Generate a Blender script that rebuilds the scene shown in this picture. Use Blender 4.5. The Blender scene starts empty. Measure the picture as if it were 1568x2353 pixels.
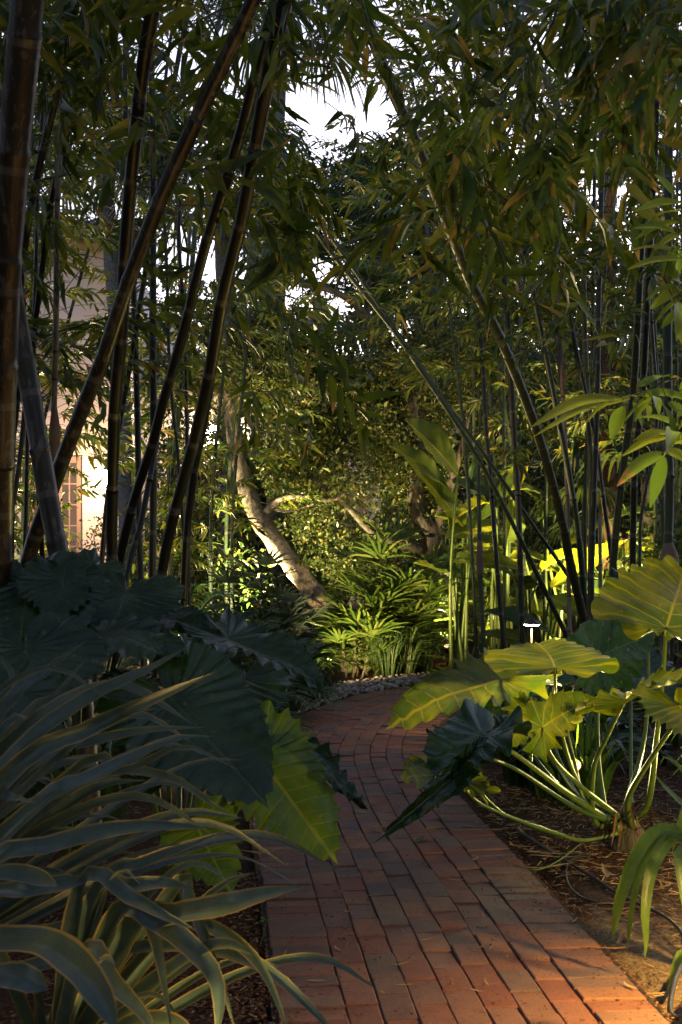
import bpy, math, random
import numpy as np
from math import radians as R, sin, cos, pi
random.seed(11)
rng = np.random.default_rng(11)
sc = bpy.context.scene
col = sc.collection

# ------------------------------------------------------------------ camera
F, CX, CY, H = 3105.9, 784.0, 1228.2, 1.4        # focal length and horizon in a 1568 x 2353 frame
cam = bpy.data.cameras.new('camera'); camo = bpy.data.objects.new('camera', cam); col.objects.link(camo)
camo.location = (0, 0, H); camo.rotation_euler = (pi/2, 0, 0)
cam.sensor_fit = 'VERTICAL'; cam.sensor_height = 36.0; cam.lens = 36.0*F/2353.0
cam.shift_y = (CY-1176.5)/2353.0
cam.clip_start = 0.05; cam.clip_end = 600
cam.dof.use_dof = True; cam.dof.focus_distance = 8.5; cam.dof.aperture_fstop = 9.0
sc.camera = camo
# ------------------------------------------------------------------ world, sun, exposure
SUN_EL, SUN_ROT = 5.0, 12.0
w = bpy.data.worlds.new('World'); sc.world = w; w.use_nodes = True
wn = w.node_tree; bg = wn.nodes['Background']
sky = wn.nodes.new('ShaderNodeTexSky'); sky.sky_type = 'NISHITA'; sky.sun_disc = False
sky.sun_elevation = R(SUN_EL); sky.sun_rotation = R(SUN_ROT); sky.air_density = 1.3; sky.dust_density = 1.0; sky.ozone_density = 2.0
hsv = wn.nodes.new('ShaderNodeHueSaturation'); hsv.inputs['Saturation'].default_value = .45; wn.links.new(sky.outputs[0], hsv.inputs['Color'])
tint = wn.nodes.new('ShaderNodeVectorMath'); tint.operation = 'MULTIPLY'; tint.inputs[1].default_value = (.88, .9, 1.2); wn.links.new(hsv.outputs[0], tint.inputs[0])
wn.links.new(tint.outputs[0], bg.inputs[0]); bg.inputs[1].default_value = 0.12
sun = bpy.data.lights.new('sun', 'SUN'); sun.energy = 0.03; sun.angle = R(10); sun.color = (1, .85, .7)
suno = bpy.data.objects.new('sun', sun); col.objects.link(suno)
suno.rotation_euler = (R(90-SUN_EL), 0, R(180-SUN_ROT))
vs = sc.view_settings; vs.view_transform = 'Standard'; vs.look = 'None'; vs.gamma = 1.0; vs.exposure = 2.2
sc.cycles.use_denoising = True
sc.cycles.max_bounces = 7; sc.cycles.transparent_max_bounces = 8
sc.cycles.diffuse_bounces = 4; sc.cycles.transmission_bounces = 4; sc.cycles.glossy_bounces = 2
sc.cycles.sample_clamp_indirect = 4.0
LAMP = 1.0

# ------------------------------------------------------------------ helpers
def P(dx, dy, Y): return np.array([(dx-CX)*Y/F, Y, H-(dy-CY)*Y/F])
def G(dx, dy):
    Y = H*F/(dy-CY); return np.array([(dx-CX)*Y/F, Y, 0.0])
def px(p): return CX+p[0]*F/p[1], CY-(p[2]-H)*F/p[1]
def nrm(v):
    v = np.asarray(v, float); n = np.linalg.norm(v); return v/n if n > 1e-9 else v
def tag(o, label=None, cat=None, group=None, kind=None):
    if label: o['label'] = label
    if cat: o['category'] = cat
    if group: o['group'] = group
    if kind: o['kind'] = kind
    return o
def empty(name, loc, label, cat, group=None):
    o = bpy.data.objects.new(name, None); col.objects.link(o); o.location = [float(c) for c in loc]
    o.empty_display_size = .1
    return tag(o, label, cat, group)

class Geo:
    """collects vertices and polygons, makes one mesh object"""
    def __init__(s):
        s.V = []; s.L = []; s.T = []; s.A = []; s.M = []; s.n = 0
    def add(s, V, faces, A=None, m=0):
        V = np.asarray(V, float); n0 = s.n
        L = np.fromiter((i for f in faces for i in f), int); T = np.array([len(f) for f in faces])
        s.raw(V, L, T, A, m)
    def raw(s, V, L, T, A=None, m=0):
        s.V.append(V); s.L.append(L+s.n); s.T.append(T)
        s.A.append(np.zeros((len(V), 3)) if A is None else np.asarray(A, float))
        s.M.append(np.full(len(T), m)); s.n += len(V)
    def inst(s, tpl, fr, pos, m=0):
        """tpl=(V,L,T,A); fr (k,3,3) columns = axes already scaled; pos (k,3)"""
        V, L, T, A = tpl; k = len(pos)
        if k == 0: return
        W = np.einsum('kij,nj->kni', fr, V)+pos[:, None, :]
        s.raw(W.reshape(-1, 3), (L[None]+(np.arange(k)*len(V))[:, None]).ravel(), np.tile(T, k), np.tile(A, (k, 1)), m)
    def box(s, a, b, m=0):
        x0, y0, z0 = a; x1, y1, z1 = b
        V = [(x0,y0,z0),(x1,y0,z0),(x1,y1,z0),(x0,y1,z0),(x0,y0,z1),(x1,y0,z1),(x1,y1,z1),(x0,y1,z1)]
        s.add(V, [(0,3,2,1),(4,5,6,7),(0,1,5,4),(1,2,6,5),(2,3,7,6),(3,0,4,7)], None, m)
    def build(s, name, mats, parent=None, smooth=True, org=None):
        me = bpy.data.meshes.new(name)
        V = np.concatenate(s.V); L = np.concatenate(s.L); T = np.concatenate(s.T); A = np.concatenate(s.A); M = np.concatenate(s.M)
        o = bpy.data.objects.new(name, me); col.objects.link(o)
        if parent is not None:
            off = np.array(parent.location)
            if parent.parent is not None: off = off+np.array(parent.parent.location)
            o.parent = parent; V = V-off
        elif org is not None:
            o.location = [float(c) for c in org]; V = V-np.asarray(org)
        me.vertices.add(len(V)); me.vertices.foreach_set('co', V.astype(np.float32).ravel())
        me.loops.add(len(L)); me.loops.foreach_set('vertex_index', L.astype(np.int32))
        me.polygons.add(len(T)); me.polygons.foreach_set('loop_start', np.concatenate([[0], np.cumsum(T)[:-1]]).astype(np.int32))
        if not isinstance(mats, (list, tuple)): mats = [mats]
        for m in mats: me.materials.append(m)
        me.polygons.foreach_set('material_index', M.astype(np.int32))
        me.polygons.foreach_set('use_smooth', np.full(len(T), smooth))
        a = me.attributes.new('lf', 'FLOAT_VECTOR', 'POINT'); a.data.foreach_set('vector', A.astype(np.float32).ravel())
        me.update(calc_edges=True)
        return o

def spline(pts, n):
    """Catmull-Rom through pts, n samples"""
    p = np.asarray(pts, float)
    if len(p) == 2: p = np.array([p[0], (p[0]+p[1])/2, p[1]])
    q = np.concatenate([[2*p[0]-p[1]], p, [2*p[-1]-p[-2]]])
    d = np.concatenate([[0], np.cumsum(np.linalg.norm(np.diff(p[:, :3], axis=0), axis=1))])
    u = np.interp(np.linspace(0, d[-1], n), d, np.arange(len(p)))
    i = np.minimum(u.astype(int), len(p)-2); f = (u-i)[:, None]
    a, b, c, e = q[i], q[i+1], q[i+2], q[i+3]
    return .5*((2*b)+(-a+c)*f+(2*a-5*b+4*c-e)*f**2+(-a+3*b-3*c+e)*f**3)

def tube(g, C, r, ns=8, m=0, cap=True, wob=0, flat=None):
    C = np.asarray(C); n = len(C); r = np.broadcast_to(r, (n,)).astype(float)
    T = np.gradient(C, axis=0); T /= np.linalg.norm(T, axis=1)[:, None]+1e-9
    ref = np.array([0, 1., 0]) if abs(T[:, 1]).max() < .8 else (np.array([1., 0, 0]) if abs(T[:, 0]).max() < .8 else np.array([0., 0, 1]))
    U = np.cross(T, ref); U /= np.linalg.norm(U, axis=1)[:, None]+1e-9; W = np.cross(T, U)
    th = np.arange(ns)*2*pi/ns
    rr = r[:, None]*np.ones(ns)[None]
    if wob: rr = rr*(1+wob*(rng.random((n, ns))-.5))
    V = C[:, None]+rr[..., None]*(np.cos(th)[None, :, None]*U[:, None]+np.sin(th)[None, :, None]*W[:, None])
    d = np.concatenate([[0], np.cumsum(np.linalg.norm(np.diff(C, axis=0), axis=1))])
    A = np.zeros((n, ns, 3)); A[..., 0] = th[None]/(2*pi); A[..., 1] = d[:, None]; A[..., 2] = r[:, None]
    i = np.arange(n-1)[:, None]*ns; j = np.arange(ns)[None]; j2 = (j+1) % ns
    Fq = np.stack([i+j, i+j2, i+ns+j2, i+ns+j], -1).reshape(-1, 4)
    L = Fq.ravel(); Tt = np.full(len(Fq), 4)
    if cap:
        L = np.concatenate([L, np.arange(ns)[::-1], (n-1)*ns+np.arange(ns)]); Tt = np.concatenate([Tt, [ns, ns]])
    g.raw(V.reshape(-1, 3), L, Tt, A.reshape(-1, 3), m)

def ribbon(g, C, wd, up, fold=.25, m=0, k=2, twist=0, wavy=0):
    """strap leaf: centre line C, width wd, V fold, 2k+1 vertices across"""
    C = np.asarray(C); n = len(C); wd = np.broadcast_to(wd, (n,)).astype(float)
    T = np.gradient(C, axis=0); T /= np.linalg.norm(T, axis=1)[:, None]+1e-9
    up = np.broadcast_to(np.asarray(up, float), (n, 3))
    S = np.cross(T, up); S /= np.linalg.norm(S, axis=1)[:, None]+1e-9; N = np.cross(S, T)
    if twist is not 0:
        a = np.linspace(0, twist, n)[:, None]; S, N = S*np.cos(a)+N*np.sin(a), N*np.cos(a)-S*np.sin(a)
    v = np.linspace(-1, 1, 2*k+1)
    wv = wavy*np.sin(np.linspace(0, 14, n)+rng.random()*6)[:, None]*v[None]*wd[:, None]
    V = C[:, None]+S[:, None]*(v[None, :, None]*wd[:, None, None]/2)+N[:, None]*((fold*np.abs(v)**1.3)[None, :, None]*wd[:, None, None]/2+wv[..., None])
    A = np.zeros((n, 2*k+1, 3)); A[..., 0] = v[None]; A[..., 1] = np.linspace(0, 1, n)[:, None]; A[..., 2] = rng.random()
    c = 2*k+1; i = np.arange(n-1)[:, None]*c; j = np.arange(c-1)[None]
    Fq = np.stack([i+j, i+j+1, i+c+j+1, i+c+j], -1).reshape(-1, 4)
    g.raw(V.reshape(-1, 3), Fq.ravel(), np.full(len(Fq), 4), A.reshape(-1, 3), m)

def frames(dirs, roll=None, up=(0, 0, 1)):
    """dirs (k,3) -> frames with y = dir, z as near up as possible, rolled"""
    y = dirs/np.linalg.norm(dirs, axis=1)[:, None]
    u = np.broadcast_to(np.asarray(up, float), y.shape)
    x = np.cross(y, u); ln = np.linalg.norm(x, axis=1)[:, None]; x = np.where(ln > 1e-3, x/np.maximum(ln, 1e-3), np.array([1., 0, 0])); z = np.cross(x, y)
    if roll is not None:
        c, s = np.cos(roll)[:, None], np.sin(roll)[:, None]; x, z = x*c+z*s, z*c-x*s
    return np.stack([x, y, z], -1)

def tplf(V, faces, A):
    return (np.array(V, float), np.array([i for f in faces for i in f]), np.array([len(f) for f in faces]), np.array(A, float))
# narrow pointed leaf (length 1 on y, full width 1 on x)
def leaf_tpl(droop=.15, a=.22, b=.6, wa=.5, wb=.38, fold=.16):
    ys = [0, a, b, 1]; z = [0, .03, -.02, -droop]
    V = [(0, ys[i], z[i]) for i in range(4)]+[(-wa, a, z[1]+fold*wa*.5), (-wb, b, z[2]+fold*wb*.5), (wa, a, z[1]+fold*wa*.5), (wb, b, z[2]+fold*wb*.5)]
    A = [(0, ys[i], 0) for i in range(4)]+[(-1, a, 0), (-1, b, 0), (1, a, 0), (1, b, 0)]
    return tplf(V, [(0, 1, 4), (1, 2, 5, 4), (2, 3, 5), (0, 6, 1), (1, 6, 7, 2), (2, 7, 3)], A)
LEAF = leaf_tpl()
OVAL = tplf([(0,0,0),(-.5,.45,.06),(0,.5,-.03),(.5,.45,.06),(0,1,-.08)], [(0,2,1),(0,3,2),(1,2,4),(2,3,4)], [(0,0,0),(-1,.45,0),(0,.5,0),(1,.45,0),(0,1,0)])
def scaled(fr, sx, sy, sz):
    return fr*np.stack([sx, sy, sz], -1)[:, None, :]

def bake(g):  # Geo -> template
    return (np.concatenate(g.V), np.concatenate(g.L), np.concatenate(g.T), np.concatenate(g.A))
def rdirs(k, zlo=-1, zhi=1):
    a = rng.random(k)*2*pi; z = zlo+(zhi-zlo)*rng.random(k); r = np.sqrt(1-z*z)
    return np.stack([r*np.cos(a), r*np.sin(a), z], -1)

# bamboo sprays: a twig with alternate leaves and a fan at its end; length 1 unit = 1 m scale
def make_spray(nl, L=.42, ll=.175, lw=.031):
    g = Geo(); tw = Geo()
    C = spline([(0, 0, 0), (rng.normal()*.02, L*.5, .02), (rng.normal()*.05, L, -.06)], 5)
    tube(tw, C, np.linspace(.0028, .001, 5), 3, cap=False)
    pos = []; dr = []
    for i in range(nl):
        t = .25+.75*i/(nl-1); fan = i >= nl-5
        p = C[int(t*4)]*(1-(t*4 % 1))+C[min(4, int(t*4)+1)]*(t*4 % 1)
        side = 1 if i % 2 else -1
        a = (rng.uniform(-1.1, 1.1) if fan else side*rng.uniform(.5, 1.15))
        d = np.array([sin(a), cos(a), rng.uniform(-.75, .12)]); pos.append(p); dr.append(d)
    pos = np.array(pos); dr = np.array(dr); k = len(pos)
    fr = frames(dr, rng.normal(0, .45, k)); s = ll*rng.uniform(.65, 1.2, k)
    g.inst(LEAF, scaled(fr, lw*rng.uniform(.8, 1.25, k), s, s), pos)
    return bake(g), bake(tw)
SPRAYS = [make_spray(n) for n in (10, 12, 14, 15, 16, 18)]

# small leaved twig clumps for trees and shrubs
def make_clump(n, rad, ll, lw, flat=.8):
    g = Geo(); d = rdirs(n); p = d*(rad*rng.random(n)**.5)[:, None]; p[:, 2] *= flat
    dd = d*.6+rdirs(n)*.8; dd[:, 2] -= .1
    fr = frames(dd, rng.normal(0, .8, n)); s = ll*rng.uniform(.6, 1.2, n)
    g.inst(OVAL, scaled(fr, s*lw, s, s), p)
    return bake(g)
CL_SMALL = [make_clump(26, .16, .055, .5) for _ in range(5)]
CL_MID = [make_clump(22, .22, .09, .42) for _ in range(5)]
CL_BIG = [make_clump(26, .42, .17, .4) for _ in range(5)]

def scatter(g, tpls, pos, dirs=None, s=1.0, m=0, sp=.25):
    k = len(pos)
    if k == 0: return
    if dirs is None: dirs = rdirs(k, -.5, .5)
    which = rng.integers(0, len(tpls), k); fr = frames(dirs, rng.normal(0, .4, k)); ss = s*rng.uniform(1-sp, 1+sp, k)
    fr = scaled(fr, ss, ss, ss)
    for i, t in enumerate(tpls):
        q = which == i; g.inst(t, fr[q], pos[q], m)
def sprays(g, pos, dirs, s=1.0):
    k = len(pos)
    if k == 0: return
    which = rng.integers(0, len(SPRAYS), k); fr = frames(dirs, rng.normal(0, .5, k)); ss = s*rng.uniform(.7, 1.25, k); fr = scaled(fr, ss, ss, ss)
    for i, (lt, tt) in enumerate(SPRAYS):
        q = which == i; g.inst(lt, fr[q], pos[q], 0); g.inst(tt, fr[q], pos[q], 1)

# the openings through which the sky is seen between the crowns (frame coordinates, half sizes, strength)
GAPS = [(705, 195, 105, 90, .84), (790, 250, 60, 60, .6), (775, 120, 50, 60, .85), (885, 20, 30, 45, .9), (905, 275, 48, 55, .92), (850, 225, 40, 60, .8), (250, 470, 70, 45, .85), (215, 440, 40, 60, .7),
        (470, 590, 52, 58, .92), (405, 560, 30, 60, .7), (612, 622, 40, 26, .9), (872, 515, 28, 36, .9), (757, 710, 36, 55, .85), (700, 620, 30, 30, .6), (990, 490, 40, 30, .7), (640, 660, 40, 40, .6),
        (100, 150, 25, 40, .5), (330, 400, 60, 40, .5), (270, 620, 20, 70, .8), (1330, 420, 45, 40, .55), (1440, 460, 40, 40, .45), (1300, 90, 60, 40, .5), (1420, 130, 50, 40, .4), (420, 330, 40, 40, .4),
        (690, 40, 60, 40, .6), (1050, 60, 40, 30, .4), (1200, 60, 50, 30, .4), (560, 620, 40, 30, .7), (515, 570, 30, 60, .5), (780, 650, 30, 40, .7)]
# thin places in the bamboo: the lit trunk, the wall and the doors behind show through
OPEN = [(790, 1440, 45, 45, .95), (735, 1375, 50, 50, .95), (670, 1290, 50, 55, .95), (612, 1215, 45, 60, .9), (570, 1120, 40, 60, .85), (545, 1010, 36, 70, .8), (535, 900, 34, 60, .7), (265, 1190, 85, 140, .9), (130, 1220, 75, 140, .9), (190, 650, 90, 80, .75),
        (20, 780, 40, 110, .7), (400, 1010, 40, 60, .6), (850, 1400, 130, 160, .9), (1000, 1010, 90, 120, .9), (820, 1000, 130, 170, .6), (600, 1350, 120, 120, .7)]
def keep_open(pos):
    X = CX+pos[:, 0]*F/np.maximum(pos[:, 1], .3); Yp = CY-(pos[:, 2]-H)*F/np.maximum(pos[:, 1], .3); k = np.ones(len(pos), bool)
    for gx, gy, a, b, s in OPEN: k &= ~((((X-gx)/a)**2+((Yp-gy)/b)**2 < 1.25) & (rng.random(len(pos)) < s))
    return k
def keep(pos, soft=1.0):
    X = CX+pos[:, 0]*F/np.maximum(pos[:, 1], .3); Yp = CY-(pos[:, 2]-H)*F/np.maximum(pos[:, 1], .3)
    k = ~((Yp < -180) & (X > 150) & (X < 1350) & (rng.random(len(pos)) < .72))     # open sky over the path
    for gx, gy, a, b, s in GAPS:
        d = ((X-gx)/a)**2+((Yp-gy)/b)**2
        k &= ~((d < 1.25) & (rng.random(len(pos)) < s*soft))
    return k

# ------------------------------------------------------------------ materials
def new_mat(name):
    m = bpy.data.materials.new(name); m.use_nodes = True; nt = m.node_tree; nt.nodes.clear()
    out = nt.nodes.new('ShaderNodeOutputMaterial'); b = nt.nodes.new('ShaderNodeBsdfPrincipled')
    nt.links.new(b.outputs[0], out.inputs[0]); return m, nt, b, out
def N(nt, t, **kw):
    n = nt.nodes.new(t)
    for k, v in kw.items(): setattr(n, k, v)
    return n
def ramp(nt, src, stops):
    r = N(nt, 'ShaderNodeValToRGB'); e = r.color_ramp.elements
    while len(e) < len(stops): e.new(.5)
    for q, (p, c) in zip(e, stops): q.position = p; q.color = (*c, 1)
    nt.links.new(src, r.inputs[0]); return r
def mathn(nt, op, a, b=None, c=None):
    n = N(nt, 'ShaderNodeMath', operation=op)
    for i, v in enumerate((a, b, c)):
        if v is None: continue
        if isinstance(v, (int, float)): n.inputs[i].default_value = v
        else: nt.links.new(v, n.inputs[i])
    return n.outputs[0]
def mixc(nt, fac, a, b):
    n = N(nt, 'ShaderNodeMix', data_type='RGBA')
    for i, v in ((0, fac), (6, a), (7, b)):
        if isinstance(v, (int, float)): n.inputs[i].default_value = v
        elif isinstance(v, tuple): n.inputs[i].default_value = (*v, 1)
        else: nt.links.new(v, n.inputs[i])
    return n.outputs[2]
def noise(nt, scale, detail=3, vec=None, rough=.55):
    n = N(nt, 'ShaderNodeTexNoise'); n.inputs['Scale'].default_value = scale; n.inputs['Detail'].default_value = detail; n.inputs['Roughness'].default_value = rough
    if vec is None:
        tc = N(nt, 'ShaderNodeTexCoord'); vec = tc.outputs['Object']
    nt.links.new(vec, n.inputs['Vector']); return n.outputs[0]
def bump(nt, b, h, s=.3, d=.01):
    n = N(nt, 'ShaderNodeBump'); n.inputs['Strength'].default_value = s; n.inputs['Distance'].default_value = d
    nt.links.new(h, n.inputs['Height']); nt.links.new(n.outputs[0], b.inputs['Normal'])

def leafmat(name, stops, trans=.35, rough=.4, spec=.4, tip=None, tipamt=.0, tcol=1.6, stripe=0, edge=None, mid=None):
    m, nt, b, out = new_mat(name)
    g = N(nt, 'ShaderNodeNewGeometry'); c = ramp(nt, g.outputs['Random Per Island'], stops).outputs[0]
    at = N(nt, 'ShaderNodeAttribute', attribute_name='lf'); sp = N(nt, 'ShaderNodeSeparateXYZ'); nt.links.new(at.outputs['Vector'], sp.inputs[0])
    if tip:
        r2 = N(nt, 'ShaderNodeTexWhiteNoise', noise_dimensions='1D'); nt.links.new(g.outputs['Random Per Island'], r2.inputs['W'])
        on = mathn(nt, 'LESS_THAN', r2.outputs['Value'], tipamt)
        mr = N(nt, 'ShaderNodeMapRange', interpolation_type='SMOOTHSTEP'); nt.links.new(mathn(nt, 'ADD', sp.outputs[1], mathn(nt, 'MULTIPLY', noise(nt, 45, 4), .6)), mr.inputs[0]); mr.inputs[1].default_value = .95; mr.inputs[2].default_value = 1.2
        f = mathn(nt, 'MULTIPLY', on, mr.outputs[0])
        c = mixc(nt, f, c, tip)
    if stripe:
        s = mathn(nt, 'SINE', mathn(nt, 'MULTIPLY', sp.outputs[0], stripe)); s = mathn(nt, 'MULTIPLY', mathn(nt, 'MULTIPLY_ADD', s, .16, .9), mathn(nt, 'MULTIPLY_ADD', noise(nt, 16, 6, None, .7), 1.5, .25))
        mx = N(nt, 'ShaderNodeVectorMath', operation='SCALE'); nt.links.new(c, mx.inputs[0]); nt.links.new(s, mx.inputs['Scale']); c = mx.outputs[0]
        bump(nt, b, s, .35, .002)
    if edge:
        e = mathn(nt, 'GREATER_THAN', mathn(nt, 'ADD', mathn(nt, 'ABSOLUTE', sp.outputs[0]), mathn(nt, 'MULTIPLY', noise(nt, 12, 2), .25)), .99); c = mixc(nt, e, c, edge)
    if mid:
        e = mathn(nt, 'LESS_THAN', mathn(nt, 'ABSOLUTE', sp.outputs[0]), .07); c = mixc(nt, e, c, mid)
    nt.links.new(c, b.inputs['Base Color']); b.inputs['Roughness'].default_value = rough; b.inputs['Specular IOR Level'].default_value = spec
    t = N(nt, 'ShaderNodeBsdfTranslucent'); tc = N(nt, 'ShaderNodeVectorMath', operation='MULTIPLY'); nt.links.new(c, tc.inputs[0]); tc.inputs[1].default_value = (tcol*1.35, tcol*1.1, tcol*.4)
    nt.links.new(tc.outputs[0], t.inputs['Color'])
    mx = N(nt, 'ShaderNodeMixShader'); mx.inputs[0].default_value = trans
    nt.links.new(b.outputs[0], mx.inputs[1]); nt.links.new(t.outputs[0], mx.inputs[2]); nt.links.new(mx.outputs[0], out.inputs[0])
    return m

def bigleafmat(name, c1, c2, vein, trans=.3, rough=.32, spec=.5, paddle=False, tcol=1.8, red=1.5):
    m, nt, b, out = new_mat(name)
    at = N(nt, 'ShaderNodeAttribute', attribute_name='lf'); sp = N(nt, 'ShaderNodeSeparateXYZ'); nt.links.new(at.outputs['Vector'], sp.inputs[0])
    ax = mathn(nt, 'ABSOLUTE', sp.outputs[0]); ph = mathn(nt, 'ADD', sp.outputs[2], mathn(nt, 'MULTIPLY', mathn(nt, 'SUBTRACT', noise(nt, 7, 2), .5), .55 if not paddle else .1))
    nz = N(nt, 'ShaderNodeMapRange', interpolation_type='SMOOTHSTEP'); nt.links.new(noise(nt, 7, 6), nz.inputs[0]); nz.inputs[1].default_value = .36; nz.inputs[2].default_value = .64
    c = mixc(nt, nz.outputs[0], c1, c2)
    c = mixc(nt, mathn(nt, 'GREATER_THAN', noise(nt, 38, 3), .68), c, tuple(.6*a+.4*q for a, q in zip(c2, (.18, .14, .04))))
    tri = mathn(nt, 'PINGPONG', ph, .5)          # 0 on a vein, .5 between two
    lat = N(nt, 'ShaderNodeMapRange', interpolation_type='SMOOTHSTEP'); nt.links.new(tri, lat.inputs[0])
    lat.inputs[1].default_value = .02; lat.inputs[2].default_value = .07; lat.inputs[3].default_value = .75; lat.inputs[4].default_value = 0
    md = N(nt, 'ShaderNodeMapRange', interpolation_type='SMOOTHSTEP'); nt.links.new(ax, md.inputs[0])
    md.inputs[1].default_value = .006; md.inputs[2].default_value = .016; md.inputs[3].default_value = 1; md.inputs[4].default_value = 0
    vv = mathn(nt, 'MAXIMUM', lat.outputs[0], md.outputs[0])
    c = mixc(nt, vv, c, vein)
    fine = mathn(nt, 'SINE', mathn(nt, 'MULTIPLY', ph, 60.0 if not paddle else 25.0))
    hh = mathn(nt, 'ADD', mathn(nt, 'MULTIPLY', vv, -1.0), mathn(nt, 'ADD', mathn(nt, 'MULTIPLY', fine, .06), mathn(nt, 'MULTIPLY', noise(nt, 60, 3), .25)))
    bump(nt, b, hh, .35, .004)
    nt.links.new(c, b.inputs['Base Color']); rr = mathn(nt, 'MULTIPLY_ADD', noise(nt, 14, 3), .25, rough-.1); nt.links.new(rr, b.inputs['Roughness']); b.inputs['Specular IOR Level'].default_value = spec
    t = N(nt, 'ShaderNodeBsdfTranslucent'); tc = N(nt, 'ShaderNodeVectorMath', operation='MULTIPLY'); nt.links.new(c, tc.inputs[0]); tc.inputs[1].default_value = (tcol*red, tcol*1.1, tcol*.3)
    nt.links.new(tc.outputs[0], t.inputs['Color'])
    mx = N(nt, 'ShaderNodeMixShader'); mx.inputs[0].default_value = trans
    nt.links.new(b.outputs[0], mx.inputs[1]); nt.links.new(t.outputs[0], mx.inputs[2]); nt.links.new(mx.outputs[0], out.inputs[0])
    return m

def culmmat(name, c1, c2, blotch, amt=.35, spacing=.34, rough=.4):
    m, nt, b, out = new_mat(name)
    at = N(nt, 'ShaderNodeAttribute', attribute_name='lf'); sp = N(nt, 'ShaderNodeSeparateXYZ'); nt.links.new(at.outputs['Vector'], sp.inputs[0])
    c = mixc(nt, noise(nt, 5, 4), c1, c2)
    mp = N(nt, 'ShaderNodeMapping'); tc = N(nt, 'ShaderNodeTexCoord'); nt.links.new(tc.outputs['Object'], mp.inputs[0]); mp.inputs['Scale'].default_value = (1, 1, .25)
    n2 = noise(nt, 38, 5, mp.outputs[0], .65); c = mixc(nt, mathn(nt, 'GREATER_THAN', n2, 1-amt*.95), c, blotch)
    f = mathn(nt, 'FRACT', mathn(nt, 'DIVIDE', sp.outputs[1], spacing))
    ring = mathn(nt, 'LESS_THAN', f, .028); pale = mathn(nt, 'MULTIPLY', mathn(nt, 'LESS_THAN', mathn(nt, 'ABSOLUTE', mathn(nt, 'SUBTRACT', f, .06)), .034), .6)
    c = mixc(nt, pale, c, (.09, .09, .07)); c = mixc(nt, ring, c, (.02, .018, .012))
    nt.links.new(c, b.inputs['Base Color']); b.inputs['Roughness'].default_value = rough
    bump(nt, b, mathn(nt, 'ADD', n2, mathn(nt, 'MULTIPLY', noise(nt, 90, 2, mp.outputs[0]), .4)), .3, .004)
    return m

def barkmat(name, c1, c2, sc_=14, strength=.7, stretch=.25):
    m, nt, b, out = new_mat(name)
    mp = N(nt, 'ShaderNodeMapping'); tc = N(nt, 'ShaderNodeTexCoord'); nt.links.new(tc.outputs['Object'], mp.inputs[0]); mp.inputs['Scale'].default_value = (1, 1, stretch)
    n1 = noise(nt, sc_, 6, mp.outputs[0], .65); n2 = noise(nt, sc_*4, 4, mp.outputs[0])
    c = ramp(nt, n1, [(.3, c1), (.62, c2)]).outputs[0]
    nt.links.new(c, b.inputs['Base Color']); b.inputs['Roughness'].default_value = .9
    bump(nt, b, mathn(nt, 'ADD', n1, mathn(nt, 'MULTIPLY', n2, .4)), strength, .03); return m

def plain(name, c, rough=.6, metal=0, var=.2, sc_=6, bs=.15):
    m, nt, b, out = new_mat(name); n = noise(nt, sc_, 5)
    nt.links.new(mixc(nt, n, tuple(v*(1-var) for v in c), tuple(min(1, v*(1+var)) for v in c)), b.inputs['Base Color'])
    b.inputs['Roughness'].default_value = rough; b.inputs['Metallic'].default_value = metal; bump(nt, b, noise(nt, sc_*9, 4), bs, .01); return m
def emit(name, c, s):
    m, nt, b, out = new_mat(name); b.inputs['Base Color'].default_value = (*c, 1); b.inputs['Emission Color'].default_value = (*c, 1); b.inputs['Emission Strength'].default_value = s; return m

M = {}
M['bamboo_leaf'] = leafmat('bamboo_leaf', [(0, (.024, .05, .012)), (.45, (.052, .09, .018)), (.8, (.09, .125, .022)), (.95, (.14, .15, .03)), (1, (.2, .13, .05))], .42, .38, .35, (.26, .17, .07), .14)
M['bamboo_leaf_dry'] = leafmat('bamboo_leaf_browning', [(0, (.04, .08, .015)), (.6, (.07, .11, .02)), (.92, (.13, .13, .03)), (1, (.22, .14, .05))], .35, .42, .35, (.34, .2, .08), .4)
M['bamboo_leaf_lit'] = leafmat('bamboo_leaf_lamplit', [(0, (.08, .15, .02)), (.5, (.12, .20, .025)), (1, (.17, .23, .03))], .45, .4, .35, (.3, .2, .08), .12)  # lamplight put into the colour: brighter, yellower copy of the bamboo leaf
M['twig'] = plain('twig', (.05, .05, .02), .7)
M['culm_dark'] = culmmat('culm_dark', (.008, .010, .005), (.014, .015, .007), (.035, .03, .02), .38, .36)
M['culm_brown'] = culmmat('culm_brown', (.010, .009, .005), (.024, .02, .009), (.07, .06, .042), .46, .4)
M['culm_green'] = culmmat('culm_green', (.016, .034, .016), (.032, .048, .018), (.055, .062, .032), .34, .36)
M['culm_olive'] = culmmat('culm_olive', (.028, .036, .012), (.055, .055, .018), (.09, .08, .04), .36, .38)
M['culm_pale'] = culmmat('culm_pale', (.14, .1, .06), (.22, .17, .11), (.1, .06, .035), .45, .45)
M['sheath'] = plain('sheath', (.15, .10, .07), .7, 0, .35, 12)
M['tree_leaf'] = leafmat('tree_leaf', [(0, (.018, .04, .012)), (.5, (.05, .078, .02)), (.8, (.10, .115, .03)), (1, (.18, .165, .05))], .3, .35, .4)
M['far_leaf'] = leafmat('far_leaf', [(0, (.012, .03, .014)), (.6, (.03, .06, .022)), (1, (.06, .085, .03))], .3, .5, .3)
M['shrub_leaf'] = leafmat('shrub_leaf', [(0, (.02, .05, .012)), (.6, (.05, .09, .02)), (1, (.12, .14, .03))], .3, .35, .45)
M['palm_leaf'] = leafmat('palm_leaf', [(0, (.03, .06, .03)), (.7, (.05, .09, .045)), (1, (.09, .1, .06))], .3, .5, .3)
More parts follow.
